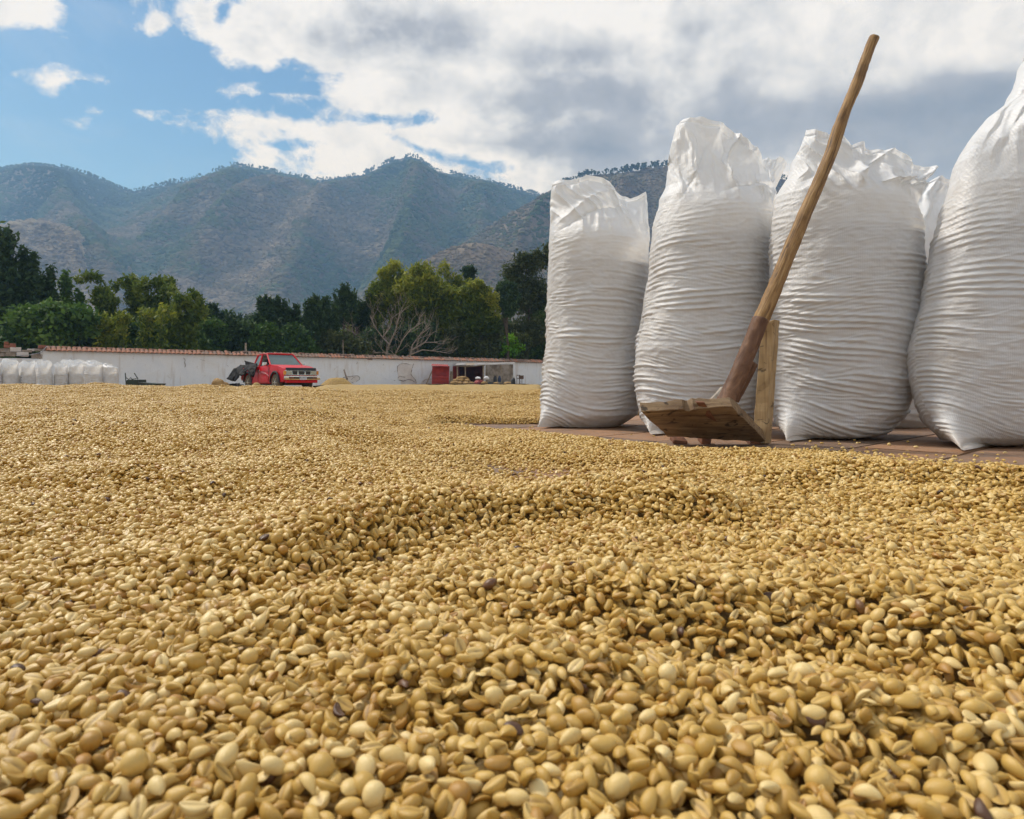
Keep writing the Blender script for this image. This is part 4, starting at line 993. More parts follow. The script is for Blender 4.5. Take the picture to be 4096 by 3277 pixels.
M_WBAG = simple('white_bag', (.62, .62, .64), (.45, .44, .45), .6, 4); M_RBAG = simple('red_bag', (.30, .05, .05), (.18, .04, .04), .7, 4); M_DARK = simple('dark_cloth', (.03, .032, .035), (.02, .02, .022), .7, 4)
cloth_lump('plastic_bag', P(1912, 1517, 60.7), (.72, .4, .22), M_WBAG, 'white plastic bag draped on the red bundle left of the shed post', 'bag', 3, rough=.4)
cloth_lump('plastic_bag', P(1946, 1519, 60.9), (.5, .4, .30), M_WBAG, 'white plastic bag hung on the right side of the middle shed post', 'bag', 4, rough=.5)
cloth_lump('cloth_bundle', P(1917, 1538, 60.6), (.9, .5, .42), M_RBAG, 'dark red bundle of cloth under the white plastic bag by the shed', 'bundle', 5, rough=.5)
cloth_lump('jute_sack', P(1937, 1539, 60.5), (.8, .5, .30), M_JUTE, 'brown jute sack lying between the red bundle and the middle shed post', 'sack', 6, rough=.5)
cloth_lump('jute_sack', P(1984, 1539, 61.5), (.75, .5, .24), M_JUTE, 'single small brown jute sack lying before the stained shaded wall', 'sack', 7, rough=.4)
cloth_lump('jute_sack', P(2032, 1540, 61.5), (1.0, .6, .28), M_JUTE, 'flat brown jute sack lying left of the wooden chair', 'sack', 8, rough=.4)
cloth_lump('black_bag', P(1966, 1538, 62.2), (.9, .5, .25), M_DARK, 'low black bag lying at the foot of the stained shaded wall', 'bag', 9, rough=.4)
cloth_lump('black_bag', P(1980, 1530, 62.4), (.28, .4, .62), M_DARK, 'upright black bag standing before the stained shaded wall', 'bag', 10, rough=.4)
cloth_lump('black_bag', P(1998, 1528, 62.6), (.22, .3, .60), simple('dark_blue', (.03, .05, .11), None, .6), 'narrow dark blue sack beside the upright black bag', 'bag', 11, rough=.3)
cloth_lump('black_bag', P(2053, 1537, 61.0), (.45, .4, .62), M_DARK, 'dark bundle standing just left of the wooden chair', 'bag', 12, rough=.4)
cb = P(2078, 1541, 60.5); cb.z = GZ + .02; chair = empty('wooden_chair', cb); tag(chair, 'broken wooden chair standing against the wall right of the shed', 'chair')
M_CH = simple('dark_wood', (.11, .065, .04), (.06, .035, .025), .7, 8)
for x_, h_ in ((-.25, .95), (.05, .55), (.22, .85), (-.02, .9)):
    q = MB(); q.box((x_, 0, h_ / 2), (.05, .05, h_)); q.build('leg', M_CH, chair)
q = MB(); q.box((-.1, 0, .93), (.36, .05, .06)); q.build('rail', M_CH, chair)
q = MB(); q.box((-.1, 0, .62), (.36, .05, .05)); q.build('rail', M_CH, chair)
q = MB(); q.box((.16, -.06, .74), (.46, .06, .34)); q.build('panel', M_CH, chair)

# ------------------------------------------------------------------ far bed of finer-looking beans and its black sheet
def heapmat(name, c1, c2): return simple(name, c1, c2, .85, 14, bmp=.8, bdist=.03)
M_FBED = heapmat('far_beans', (.42, .29, .10), (.32, .21, .07))
xs = np.linspace(0, 1, 150); ys = np.linspace(0, 1, 50)
U_, V_ = np.meshgrid(xs, ys, indexing='ij')
Yb = 13.5 + V_ * 15; az0 = (1180 - 2048) / F; Xb = (az0 + U_ * (((2200 - 2048) / F) - az0)) * Yb
prof = ss(V_, 0, .25) * (1 - ss(V_, .84, 1)) * ss(U_, 0, .14) * (1 - ss(U_, .95, 1))
Zb = -.235 + prof * (np.interp(V_, [0, .3, .8, 1], [.20, .30, .30, .2]) + .012 * np.sin(U_ * 60 + 3 * np.sin(V_ * 9 + U_ * 7)) + .03 * (fbm(U_ * 14, V_ * 5, 6, 3) - .5))
fb_ = link('far_bean_bed', mesh_np('far_bean_bed', np.stack([Xb, Yb, Zb], -1).reshape(-1, 3), grid_faces(150, 50)), M_FBED); tag(fb_, 'far smooth bed of darker golden beans in front of the shed', kind='stuff')
M_TARP = simple('black_plastic', (.010, .010, .012), (.006, .006, .007), .7, 3, spec=.12, bmp=.1, bdist=.01)
def roll(name, pts, rad, label, cat='tarp', m=M_TARP):
    P_ = []
    for a, b in zip(pts[:-1], pts[1:]):
        for k in range(8): P_.append(a + (b - a) * k / 8 + Vector((0, 0, random.uniform(-.2, .2) * rad)))
    P_.append(pts[-1]); o_ = P_[0].copy(); q = MB(); q.tube([p - o_ for p in P_], [rad * random.uniform(.7, 1.2) for _ in P_], 7); o = q.build(name, m, smooth=True); o.location = o_; tag(o, label, cat); return o
roll('black_tarp', [P(1640, 1541, 29.2), P(1760, 1539, 29.3), P(1960, 1538.5, 29.4), P(2100, 1539, 29.4), P(2145, 1543, 28.5), P(2170, 1549, 26)], .045, 'black plastic sheet edge running behind the far bed before the shed')
roll('black_tarp', [P(1255, 1548, 27), P(1290, 1546, 27.5), P(1335, 1548, 28), P(1420, 1549, 27)], .055, 'crumpled black plastic sheet under the cone of beans beside the truck')
roll('black_pipe', [P(795, 1543.5, 26), P(850, 1543, 26.2), P(905, 1543, 26.4)], .035, 'black pipe lying on the ground left of the brown jute heap', 'pipe')
roll('black_pipe', [P(905, 1540, 26.0), P(958, 1536, 26.4)], .04, 'upper black pipe lying between the jute heap and the rear truck wheel', 'pipe')
roll('black_pipe', [P(908, 1546, 25.6), P(975, 1542, 26.0)], .045, 'lower black pipe lying between the jute heap and the rear truck wheel', 'pipe')
cloth_lump('jute_sack', P(872, 1556, 25.5), (.50, .4, .40), M_JUTE, 'crumpled brown jute sack dropped behind the red truck', 'sack', 13, rough=.4)
cloth_lump('jute_sack', P(898, 1556, 25.7), (.38, .35, .26), M_JUTE, 'smaller brown jute sack beside the crumpled one behind the truck', 'sack', 14, rough=.4)
# cone of beans beside the truck
th = np.linspace(0, 2 * np.pi, 64, endpoint=False); rr = np.linspace(0, 1, 26); TH_, RR_ = np.meshgrid(th, rr, indexing='ij')
cx_, cy_ = P(1347, 1540, 30).x, 30.0
hz = .80 * (1 - RR_) ** .85 * (1 - .28 * np.exp(-(RR_ / .28) ** 2)) + .02 * (fbm(TH_ * 2, RR_ * 4, 44, 3) - .5)
cone = link('bean_heap', mesh_np('bean_heap', np.stack([cx_ + RR_ * .95 * np.cos(TH_), cy_ + RR_ * .8 * np.sin(TH_), -.20 + np.maximum(hz, -.02)], -1).reshape(-1, 3), grid_faces(64, 26, True)), heapmat('heap_beans', (.40, .27, .085), (.30, .19, .06)))
tag(cone, 'cone-shaped heap of golden beans on black plastic beside the truck', 'bean heap')
cloth_lump('bean_pile', P(1026, 1556, 24.6), (.33, .3, .24), M_FBED, 'tiny heap of beans between the two visible truck wheels', 'bean heap', 15, rough=.1)

# ------------------------------------------------------------------ wheelbarrow tipped by the wall, left of centre
wbw = empty('wheelbarrow', P(545, 1541, 24)); wv_ = Vector(wbw.location); M_GRN = simple('dark_green_steel', (.018, .040, .028), (.03, .035, .03), .55, 6)
tag(wbw, 'dark green wheelbarrow lying tipped before the white wall', 'wheelbarrow')
def Wb(px, py, dy=0): return P(px, py, 24 + dy) - wv_
q = MB(); q.hexa([Wb(503, 1543, 0), Wb(554, 1543, 0), Wb(551, 1519, 0), Wb(507, 1520, 0)], (0, .55, 0)); q.build('tray', M_GRN, wbw)
q = MB(); q.hexa([Wb(554, 1543, -.1), Wb(618, 1543, -.1), Wb(625, 1535, -.1), Wb(552, 1530, -.1)], (0, .7, 0)); q.build('tray_side', M_GRN, wbw)
for pts in ([(505, 1542), (501, 1492)], [(552, 1516), (537, 1493)]):
    q = MB(); q.tube([Wb(*p, .1) for p in pts], .018, 6); q.build('handle', M_GRN, wbw)
q = MB(); q.tube([Wb(503, 1510, .1), Wb(516, 1519, .1), Wb(523, 1510, .1), Wb(528, 1519, .1), Wb(551, 1512, .1), Wb(551, 1522, .1)], .014, 6); q.build('frame', M_GRN, wbw)
q = MB(); q.tube([Wb(522, 1517, .3), Wb(540, 1516, .3)], .012, 6); q.build('brace', M_GRN, wbw)

# ------------------------------------------------------------------ red pickup truck
M_PAINT = simple('red_paint', (.60, .006, .020), (.50, .006, .018), .42, 1.2, coat=.1, spec=.3)
M_CHROME = simple('chrome', (.62, .61, .60), (.50, .47, .43), .16, 3, metal=1)
M_BLK = simple('black_plastic_trim', (.016, .016, .018), None, .45, 3)
M_TYRE = simple('dusty_tyre', (.13, .105, .075), (.06, .05, .04), .9, 6)
M_RIM = simple('alloy_rim', (.42, .36, .28), (.30, .26, .20), .4, 8, metal=.6)
M_LAMP = simple('lamp_glass', (.42, .41, .34), (.30, .28, .22), .12, 20, spec=.6); M_AMB = simple('amber_glass', (.65, .24, .02), None, .2); M_REDL = simple('dark_red_lamp', (.16, .03, .015), None, .3)
M_INT = simple('interior_dark', (.04, .04, .042), None, .8)
def glass_mat():
    m, t, b = mat('window_glass'); b.inputs['Base Color'].default_value = (.30, .37, .36, 1); b.inputs['Roughness'].default_value = .05; b.inputs['Specular IOR Level'].default_value = .9
    tb = t.new('ShaderNodeBsdfTransparent'); tb.inputs[0].default_value = (.62, .70, .68, 1); ms = t.new('ShaderNodeMixShader'); ms.inputs[0].default_value = .5
    t.l.new(b.outputs[0], ms.inputs[1]); t.l.new(tb.outputs[0], ms.inputs[2]); t.l.new(ms.outputs[0], t.n['Material Output'].inputs[0]); return m
M_GLASS = glass_mat()
TY = 27.6
tk = empty('pickup_truck', (P(1112, 1500, TY).x, TY, GZ), R(-44.5)); tk.scale = (.96, .94, 1.03); tag(tk, 'old red pickup truck with chrome bumper parked in front of the white wall', 'truck')
W2 = .80
def arch(cx, r, z0, n=9): return [(cx - r * math.cos(math.pi * k / n), z0 + r * math.sin(math.pi * k / n)) for k in range(n + 1)]
FA, RA, WR = 1.33, -1.31, .335
body_prof = [(-2.05, .46), (-2.05, .93), (-.55, .96), (-.50, .99), (.78, 1.03), (.86, 1.045), (1.5, .985), (2.0, .885), (2.08, .84), (2.12, .70), (2.10, .40), (1.74, .34)] + [(FA + .40 * math.cos(a), .33 + .41 * math.sin(a)) for a in np.linspace(0.05, math.pi - .05, 11)] + [(.90, .30), (-.90, .30)] + [(RA + .40 * math.cos(a), .33 + .41 * math.sin(a)) for a in np.linspace(0.05, math.pi - .05, 11)] + [(-1.74, .42)]
q = MB()
def side_y(x, z): return W2 * (1 - .05 * max(0, (z - .62)) / .36) * (1 - .05 * max(0, x - 1.5) / .6)
n = len(body_prof); a = [Vector((x, -side_y(x, z), z)) for x, z in body_prof]; b = [Vector((x, side_y(x, z), z)) for x, z in body_prof]
q.poly(a + b, [tuple(range(n)), tuple(range(n, 2 * n))[::-1]] + [(i, n + i, n + (i + 1) % n, (i + 1) % n) for i in range(n)])
bmesh.ops.triangulate(q.bm, faces=[f_ for f_ in q.bm.faces if len(f_.verts) > 4])
o = q.build('body', M_PAINT, tk); bv = o.modifiers.new('b', 'BEVEL'); bv.width = .035; bv.segments = 3; bv.limit_method = 'ANGLE'; bv.angle_limit = R(50); o.data.polygons.foreach_set('use_smooth', [True] * len(o.data.polygons))
# cab: roof and pillars, panes between
CB = dict(cowl=(.80, 1.03, .74), wt=(.22, 1.47, .61), rt=(-.62, 1.45, .61), rb=(-.80, .98, .74), bt=(-.18, 1.48, .61), bb=(-.22, .98, .75), at=(.14, 1.475, .61))
def cp(k, s): x, z, y = CB[k]; return Vector((x, y * s, z))
q = MB(); q.hexa([cp('wt', -1) + Vector((.02, 0, 0)), cp('wt', 1) + Vector((.02, 0, 0)), cp('rt', 1), cp('rt', -1)], (0, 0, .055)); o = q.build('roof', M_PAINT, tk); bv = o.modifiers.new('b', 'BEVEL'); bv.width = .03; bv.segments = 3
for s in (-1, 1):
    for a_k, b_k, r_ in (('cowl', 'wt', .032), ('bb', 'bt', .045), ('rb', 'rt', .05)):
        q = MB(); q.tube([cp(a_k, s), cp(b_k, s) + Vector((0, 0, .01))], r_, 8); q.build('pillar', M_PAINT, tk, smooth=True)
    q = MB(); i_ = Vector((0, s * .002, 0)); q.hexa([cp('cowl', s) + i_, cp('bb', s) + i_, cp('bt', s) + i_, cp('wt', s) + i_], (0, -s * .01, 0))
    if s > 0: q.build('side_window', M_GLASS, tk)
    else:     # driver's side window wound down: only the frame edge
        q.bm.free(); q = MB(); q.tube([cp('cowl', s) + Vector((-.05, 0, .01)), cp('bb', s) + Vector((.04, 0, .01)), cp('bt', s) + Vector((.04, 0, -.02)), cp('wt', s) + Vector((-.02, 0, -.03))], .014, 5); q.build('window_frame', M_BLK, tk)
    q = MB(); q.hexa([cp('bb', s) + Vector((-.06, s * .004, .06)), cp('rb', s) + Vector((.10, s * .004, .06)), cp('rt', s) + Vector((.06, s * .004, -.05)), cp('bt', s) + Vector((-.05, s * .004, -.05))], (0, s * .012, 0)); q.build('quarter_window', M_GLASS, tk)
q = MB(); q.hexa([cp('cowl', -1) + Vector((0, .04, .01)), cp('cowl', 1) + Vector((0, -.04, .01)), cp('wt', 1) + Vector((0, -.03, -.01)), cp('wt', -1) + Vector((0, .03, -.01))], (-.012, 0, -.006)); q.build('windscreen', M_GLASS, tk)
q = MB(); q.hexa([cp('rb', -1) + Vector((0, .05, .03)), cp('rb', 1) + Vector((0, -.05, .03)), cp('rt', 1) + Vector((0, -.03, -.02)), cp('rt', -1) + Vector((0, .03, -.02))], (.01, 0, 0)); q.build('rear_window', M_GLASS, tk)
for s in (-1, 1):
    q = MB(); q.box((-.12, s * .33, 1.08), (.16, .42, .42), rot=(0, -.15, 0), bevel=.05); st_ = q.build('seat', M_INT, tk)
q = MB(); q.box((.62, 0, 1.0), (.28, 1.30, .10), bevel=.03); q.build('dashboard', M_INT, tk)
q = MB(); q.tube([Vector((.40 + .05 * math.sin(a), .33 + .17 * math.cos(a), 1.06 + .15 * math.sin(a))) for a in np.linspace(0, 2 * math.pi, 17)], .014, 5); q.build('steering_wheel', M_BLK, tk)
for y_ in (-.30, .28):
    q = MB(); q.tube([Vector((.86, y_ + .28, 1.005)), Vector((.74, y_ - .12, 1.06))], .010, 5); q.build('wiper', M_BLK, tk)
# doors, creases, handle, stripes
q = MB(); sd_ = -W2 - .004
def side_line(pts, w=.008, name='door_seam', m=M_BLK):
    q = MB(); q.tube([Vector((x, -side_y(x, z) - .001, z)) for x, z in pts], w, 5); return q.build(name, m, tk)
side_line([(.72, .97), (.74, .60), (.70, .33)]); side_line([(-.24, .97), (-.30, .70), (-.28, .34)]); side_line([(-.24, .345), (.70, .335)], .006); side_line([(-.82, .95), (-.82, .45)], .009)
side_line([(-.8, .80), (1.6, .79)], .007, 'body_crease', M_REDL)
q = MB(); q.box((-.14, -W2 - .012, .82), (.12, .03, .045), bevel=.01); q.build('door_handle', M_CHROME, tk)
M_STR = simple('faded_stripe', (.50, .22, .24), (.42, .10, .13), .5, 6)
for k, (x0_, z0_, dz) in enumerate([(.80, .58, 0), (.72, .61, .03), (.62, .64, .06)]):
    side_line([(x0_, z0_), (x0_ - .25, z0_ + .09), (x0_ - .60, z0_ + .13), (x0_ - 1.0, z0_ + .12)], .010, 'stripe', M_STR)
# mirrors
for s in (-1, 1):
    mi = None; q = MB(); q.box((.56, s * (W2 + .08), 1.065), (.10, .20, .15), bevel=.025); mi = q.build('mirror', M_CHROME, tk)
    q = MB(); q.tube([Vector((.60, s * (W2 - .03), .99)), Vector((.57, s * (W2 + .04), 1.03))], .02, 6); q.build('mirror_arm', M_BLK, mi)
# wheels
def wheel(x, s):
    t = MB(); t.lathe_y([(.17, -.10), (.30, -.105), (.335, -.07), (.335, .07), (.30, .105), (.17, .10)], 32); w_ = t.build('wheel', M_TYRE, tk, smooth=True); w_.location = (x, s * (W2 - .10), WR)
    r_ = MB(); r_.lathe_y([(.10, s * .07), (.185, s * .075), (.20, s * .112), (.19, s * .085), (.18, s * .05)][:4], 28); r_.build('rim', M_RIM, w_, smooth=True)
    for k in range(6):
        an = k * math.pi / 3; sp = MB(); sp.box((.11 * math.cos(an), s * .092, .11 * math.sin(an)), (.15, .02, .045), rot=(0, -an, 0), bevel=.006); sp.build('spoke', M_RIM, w_)
    h_ = MB(); h_.lathe_y([(.05, s * .06), (.05, s * .105), (.035, s * .12)], 14); h_.build('hub', M_CHROME, w_, smooth=True)
    c_ = MB(); c_.lathe_y([(.18, s * .03), (.18, s * .062)], 20); c_.build('brake_drum', M_INT, w_)
for x_ in (FA, RA):
    for s in (-1, 1): wheel(x_, s)
for x_ in (FA, RA):
    for s in (-1, 1):
        q = MB(); q.tube([Vector((x_ + .42 * math.cos(a), s * (side_y(x_, .6) + .005), .33 + .43 * math.sin(a))) for a in np.linspace(0, math.pi, 14)], .040, 6); q.build('wheel_arch_flare', M_BLK, tk, smooth=True)
        q = MB(); q.box((x_, s * .42, .50), (.72, .60, .34)); q.build('wheel_well', M_INT, tk)
q = MB(); q.box((0, 0, .29), (3.6, 1.1, .12)); q.build('chassis', M_INT, tk)
q = MB(); q.box((-.05, -.70, .24), (1.3, .05, .05)); q.build('side_step', M_TYRE, tk)
# front end
fx_ = 2.115
q = MB(); q.box((fx_ + .005, 0, .715), (.05, 1.50, .20), bevel=.02); gp = q.build('grille', M_CHROME, tk)
for y_, w_ in ((-.30, .25), (0, .30), (.30, .25)):
    q = MB(); h = .07; k = .03
    q.hexa([Vector((fx_ + .032, y_ - w_ / 2, .715 + h)), Vector((fx_ + .032, y_ + w_ / 2, .715 + h)), Vector((fx_ + .032, y_ + w_ / 2 - k, .715 - h)), Vector((fx_ + .032, y_ - w_ / 2 + k, .715 - h))], (.006, 0, 0)); q.build('grille_opening', M_BLK, gp)
for s in (-1, 1):
    q = MB(); q.box((fx_ + .03, s * .565, .715), (.03, .22, .135), bevel=.012); hl = q.build('headlight', M_LAMP, tk)
    q = MB(); q.box((fx_ + .005, s * .745, .715), (.10, .085, .15), bevel=.012); q.build('turn_signal', M_AMB, tk)
    q = MB(); q.box((fx_ + .015, s * .565, .715), (.03, .26, .17), bevel=.012); q.build('headlight_surround', M_BLK, tk)
bmp_ = MB(); bmp_.box((fx_ + .10, 0, .515), (.14, 1.62, .155), bevel=.035); bpr = bmp_.build('front_bumper', M_CHROME, tk, smooth=True)
for s in (-1, 1):
    q = MB(); q.box((fx_ + .172, s * .41, .515), (.012, .46, .075), bevel=.004); q.build('bumper_slot', M_BLK, bpr)
    q = MB(); q.box((fx_ + .178, s * .53, .515), (.012, .20, .06), bevel=.004); q.build('bumper_lamp', M_REDL, bpr)
q = MB(); q.box((fx_ + .03, 0, .38), (.12, 1.45, .12), bevel=.03); q.build('front_valance', M_PAINT, tk)
q = MB(); q.hexa([Vector((2.125, -.68, .785)), Vector((2.125, .68, .785)), Vector((2.07, .70, .905)), Vector((2.07, -.70, .905))], (.03, 0, .012)); o = q.build('bonnet_deflector', M_BLK, tk); bv = o.modifiers.new('b', 'BEVEL'); bv.width = .012
M_PL = simple('plate_white', (.66, .68, .72), (.55, .57, .62), .5, 10); M_PLT = simple('plate_blue', (.03, .05, .22), None, .5)
q = MB(); q.box((fx_ + .183, 0, .52), (.012, .32, .15), bevel=.003); pl = q.build('number_plate', M_PL, tk)
tcu = bpy.data.curves.new('plate_text', 'FONT'); tcu.body = 'P054BKH'; tcu.size = .085; tcu.extrude = .002; tcu.align_x = 'CENTER'; tcu.align_y = 'CENTER'; tcu.space_character = 1.02
to = bpy.data.objects.new('plate_text', tcu); COL.objects.link(to); tcu.materials.append(M_PLT); to.parent = pl; to.location = (fx_ + .192, 0, .515); to.rotation_euler = (R(90), 0, R(90))
# bed with its wall tops, then the black sheet thrown over it
q = MB(); q.box((-1.42, 0, .945), (1.2, 1.42, .03)); q.build('load_bed', M_INT, tk)
q = MB(); q.box((-2.08, 0, .47), (.10, 1.5, .12), bevel=.02); q.build('rear_bumper', M_CHROME, tk)
def tarp_piece(name, outline_c, label):
    """crumpled black sheet: points given as (photo px, py, distance)"""
    q = MB(); c0 = P(*outline_c[0]); n_c = len(outline_c)
    front = [P(*p) - c0 for p in outline_c]; q.poly(front, [tuple(range(n_c))])
    bmesh.ops.triangulate(q.bm, faces=q.bm.faces[:])
    for _ in range(3): bmesh.ops.subdivide_edges(q.bm, edges=q.bm.edges[:], cuts=1, use_grid_fill=True)
    for v in q.bm.verts:
        k = 1 - abs(2 * float(fbm(np.array(v.co.x * 3.2 + 50), np.array(v.co.z * 3.2 + 50), 77, 3)) - 1); v.co.y += (k - .5) * .20
    o = q.build(name, M_TARP, smooth=False); o.location = c0; s_ = o.modifiers.new('th', 'SOLIDIFY'); s_.thickness = .03; o.data.polygons.foreach_set('use_smooth', [True] * len(o.data.polygons)); return o
tp = empty('black_sheet', P(960, 1500, 27.6)); tag(tp, 'crumpled black plastic sheet thrown over the bed of the red truck', 'tarp')
for oc in ([(907, 1517, 28.6), (920, 1495, 28.7), (935, 1475, 28.8), (950, 1473, 28.6), (955, 1490, 28.2), (955, 1508, 28.0), (938, 1527, 28.1), (925, 1524, 28.4)],
           [(940, 1475, 28.6), (958, 1459, 28.7), (978, 1460, 28.5), (982, 1480, 28.0), (972, 1500, 27.8), (958, 1502, 27.9), (950, 1492, 28.1)],
           [(977, 1442, 28.4), (1008, 1451, 27.8), (1017, 1456, 27.7), (1000, 1470, 27.7), (980, 1475, 27.9)],
           [(980, 1466, 28.0), (1003, 1459, 27.7), (1026, 1454, 27.35), (1024, 1470, 27.15), (1018, 1500, 26.85), (1009, 1512, 26.85), (1001, 1500, 26.95), (988, 1482, 27.2), (975, 1492, 27.4), (972, 1480, 27.7)]):
    o = tarp_piece('sheet_fold', oc, ''); o.parent = tp; o.location = Vector(o.location) - Vector(tp.location)

# ------------------------------------------------------------------ vegetation behind the wall
def leaf_cards(c, size, tone, normals=None, elong=1.6, droop=0.0):
    """one quad per leaf spray"""
    n = len(c); r_ = rng
    d = r_.normal(0, 1, (n, 3)); d[:, 2] -= droop; d /= np.linalg.norm(d, axis=1)[:, None]
    e_ = r_.normal(0, 1, (n, 3)); e_ = np.cross(d, e_); e_ /= np.linalg.norm(e_, axis=1)[:, None]
    s = size * r_.uniform(.55, 1.35, n)[:, None]
    a = d * s * elong * .5; b = e_ * s * .5
    v = np.stack([c - a, c + b * .9 - a * .1, c + a, c - b * .9 + a * .05], 1).reshape(-1, 3)
    return v, np.arange(n * 4).reshape(n, 4), np.repeat(tone, 4)
def foliage(name, blobs, n, size, m, parent, elong=1.6, droop=0, hollow=.55, base=None, tvar=.18):
    n = int(n * 1.5); size *= .78
    """blobs: (x,y,z, rx,ry,rz, tone)"""
    B = np.array(blobs, float); w_ = (B[:, 3] * B[:, 4] + B[:, 3] * B[:, 5]) ; w_ /= w_.sum()
    k = rng.choice(len(B), n, p=w_); d = rng.normal(0, 1, (n, 3)); d /= np.linalg.norm(d, axis=1)[:, None]
    r_ = hollow + (1 - hollow) * rng.random(n) ** .6
    lump = 1 + .75 * (fbm(d[:, 0] * 2.8 + k * 3.7 + 40, d[:, 2] * 2.8 + d[:, 1] * 1.7 + 40, 5, 3) - .5) * 2
    c = B[k, :3] + d * B[k, 3:6] * (r_ * lump)[:, None]
    c += rng.normal(0, size * .55, (n, 3)) + (rng.random((n, 1)) < .12) * rng.normal(0, size * .9, (n, 3))
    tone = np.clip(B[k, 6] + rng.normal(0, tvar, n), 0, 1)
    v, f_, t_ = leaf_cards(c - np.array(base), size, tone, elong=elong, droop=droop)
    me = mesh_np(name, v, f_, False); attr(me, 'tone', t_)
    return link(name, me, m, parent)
def trunk_mesh(q, p0, p1, r0, r1, wob=.15, n=7):
    pts = []; 
    for i in range(n):
        f_ = i / (n - 1); w_ = math.sin(f_ * math.pi) * wob; pts.append(p0.lerp(p1, f_) + Vector((random.uniform(-w_, w_), random.uniform(-w_, w_), 0)))
    q.tube(pts, [r0 + (r1 - r0) * i / (n - 1) for i in range(n)], 7); return pts
def tree(name, label, cat, Y, cxp, top, blobs_px, m, n=3500, size=.30, elong=1.6, droop=0, hollow=.5, group=None, rdepth=.8, trunk=True, tvar=.18):
    """blobs in photo pixels: (px, py, rx, ry, tone)"""
    Y = max(Y, wallpt(wall_t(min(max(b[0] + b[2] for b in blobs_px), 2300))).y + 3)
    k = Y / F; base = Vector(((cxp - 2048) / F * Y, Y, GZ)); e = empty(name, base); tag(e, label, cat, group)
    bl = []
    for (x_, y_, rx, ry, tn) in blobs_px:
        p = P(x_, y_, Y); bl.append((p.x, Y + random.uniform(-.6, .6) * rx * k * .6, p.z, rx * k, rx * k * rdepth, ry * k, tn))
    foliage('crown', bl, n, size, m, e, elong, droop, hollow, base, tvar)
    if trunk:
        q = MB(); zc = sum(b[2] for b in bl) / len(bl); tp_ = Vector((sum(b[0] for b in bl) / len(bl) - base.x, 0, zc - base.z)); h = tp_.z
        pts = trunk_mesh(q, Vector((0, 0, 0)), tp_, .05 * h * .45 + .06, .04)
        for b in random.sample(bl, min(len(bl), 7)): trunk_mesh(q, pts[random.randint(2, 5)], Vector((b[0] - base.x, b[1] - base.y, b[2] - base.z)), .07, .02, .1, 5)
        q.build('trunk', M_TRUNK, e)
    return e
def tower(px, top, bot, w, k=9, tone=.4, lean=0, ragged=.35):
    """irregular narrow crown made of tiers"""
    o = []
    for i in range(k):
        f_ = (i + .5) / k; y_ = top + (bot - top) * f_; ww = w * (.16 + .84 * f_ ** .8) * random.uniform(1 - ragged, 1 + ragged)
        for s_ in (-1, 1):
            o.append((px + lean * (1 - f_) + s_ * ww * random.uniform(.2, .55), y_ + random.uniform(-6, 6), ww * .42 + 4, (bot - top) / k * random.uniform(.6, 1.0), tone + random.uniform(-.2, .2)))
    return o
def mound(px, py, rx, ry, k=12, tone=.5, tv=.25):
    o = []
    for i in range(k):
        a = random.uniform(0, 2 * math.pi); r_ = math.sqrt(random.random()) * .72; s_ = random.uniform(.28, .46)
        yy_ = py + math.sin(a) * r_ * ry; o.append((px + math.cos(a) * r_ * rx, yy_, rx * s_, ry * s_, tone + random.uniform(-tv, tv) - .15 * (yy_ - py) / ry * 0))
    return o
random.seed(21)
GA, GB = 'dark feathery trees at the left', 'dark thin-crowned trees on the skyline behind the wall'
tree('casuarina_tree', 'tallest dark feathery tree, cut by the left edge of the photo', 'tree', 62, 10, 905, tower(-20, 900, 1400, 120, 13, .35) + tower(35, 925, 1400, 90, 12, .4) + tower(-70, 960, 1400, 120, 9, .3), L_DARK, 9500, .36, 2.2, .3, .35, GA)
tree('casuarina_tree', 'dark feathery tree with a pointed side top right of the tallest one', 'tree', 63, 110, 1020, tower(95, 1010, 1400, 75, 10, .35) + tower(138, 1025, 1380, 45, 9, .4), L_DARK, 5000, .32, 2.2, .3, .35, GA)
tree('casuarina_tree', 'slim dark conifer-like tree with a narrow top, second from the tall left tree', 'tree', 64, 200, 1075, tower(200, 1072, 1390, 42, 10, .45) + tower(172, 1105, 1390, 36, 7, .4), L_DARK, 3200, .28, 2.2, .3, .35, GA)
tree('casuarina_tree', 'bushy dark green conifer-like tree left of the bamboo', 'tree', 66, 262, 1100, tower(262, 1098, 1390, 62, 10, .6) + tower(315, 1165, 1390, 50, 7, .5), L_MID, 4200, .30, 2.0, .3, .35, GA)
tree('broadleaf_tree', 'broad-leaved bright green tree leaning over the left end of the wall', 'tree', 58, 220, 1215, mound(220, 1300, 165, 85, 30, .55, .35) + [(130, 1255, 50, 25, .8), (230, 1235, 60, 22, .85), (300, 1262, 50, 25, .7), (340, 1320, 45, 30, .5), (265, 1400, 28, 26, .6), (90, 1330, 50, 50, .3), (20, 1350, 50, 40, .45)], L_MID, 7500, .42, 1.5, .2, .4)
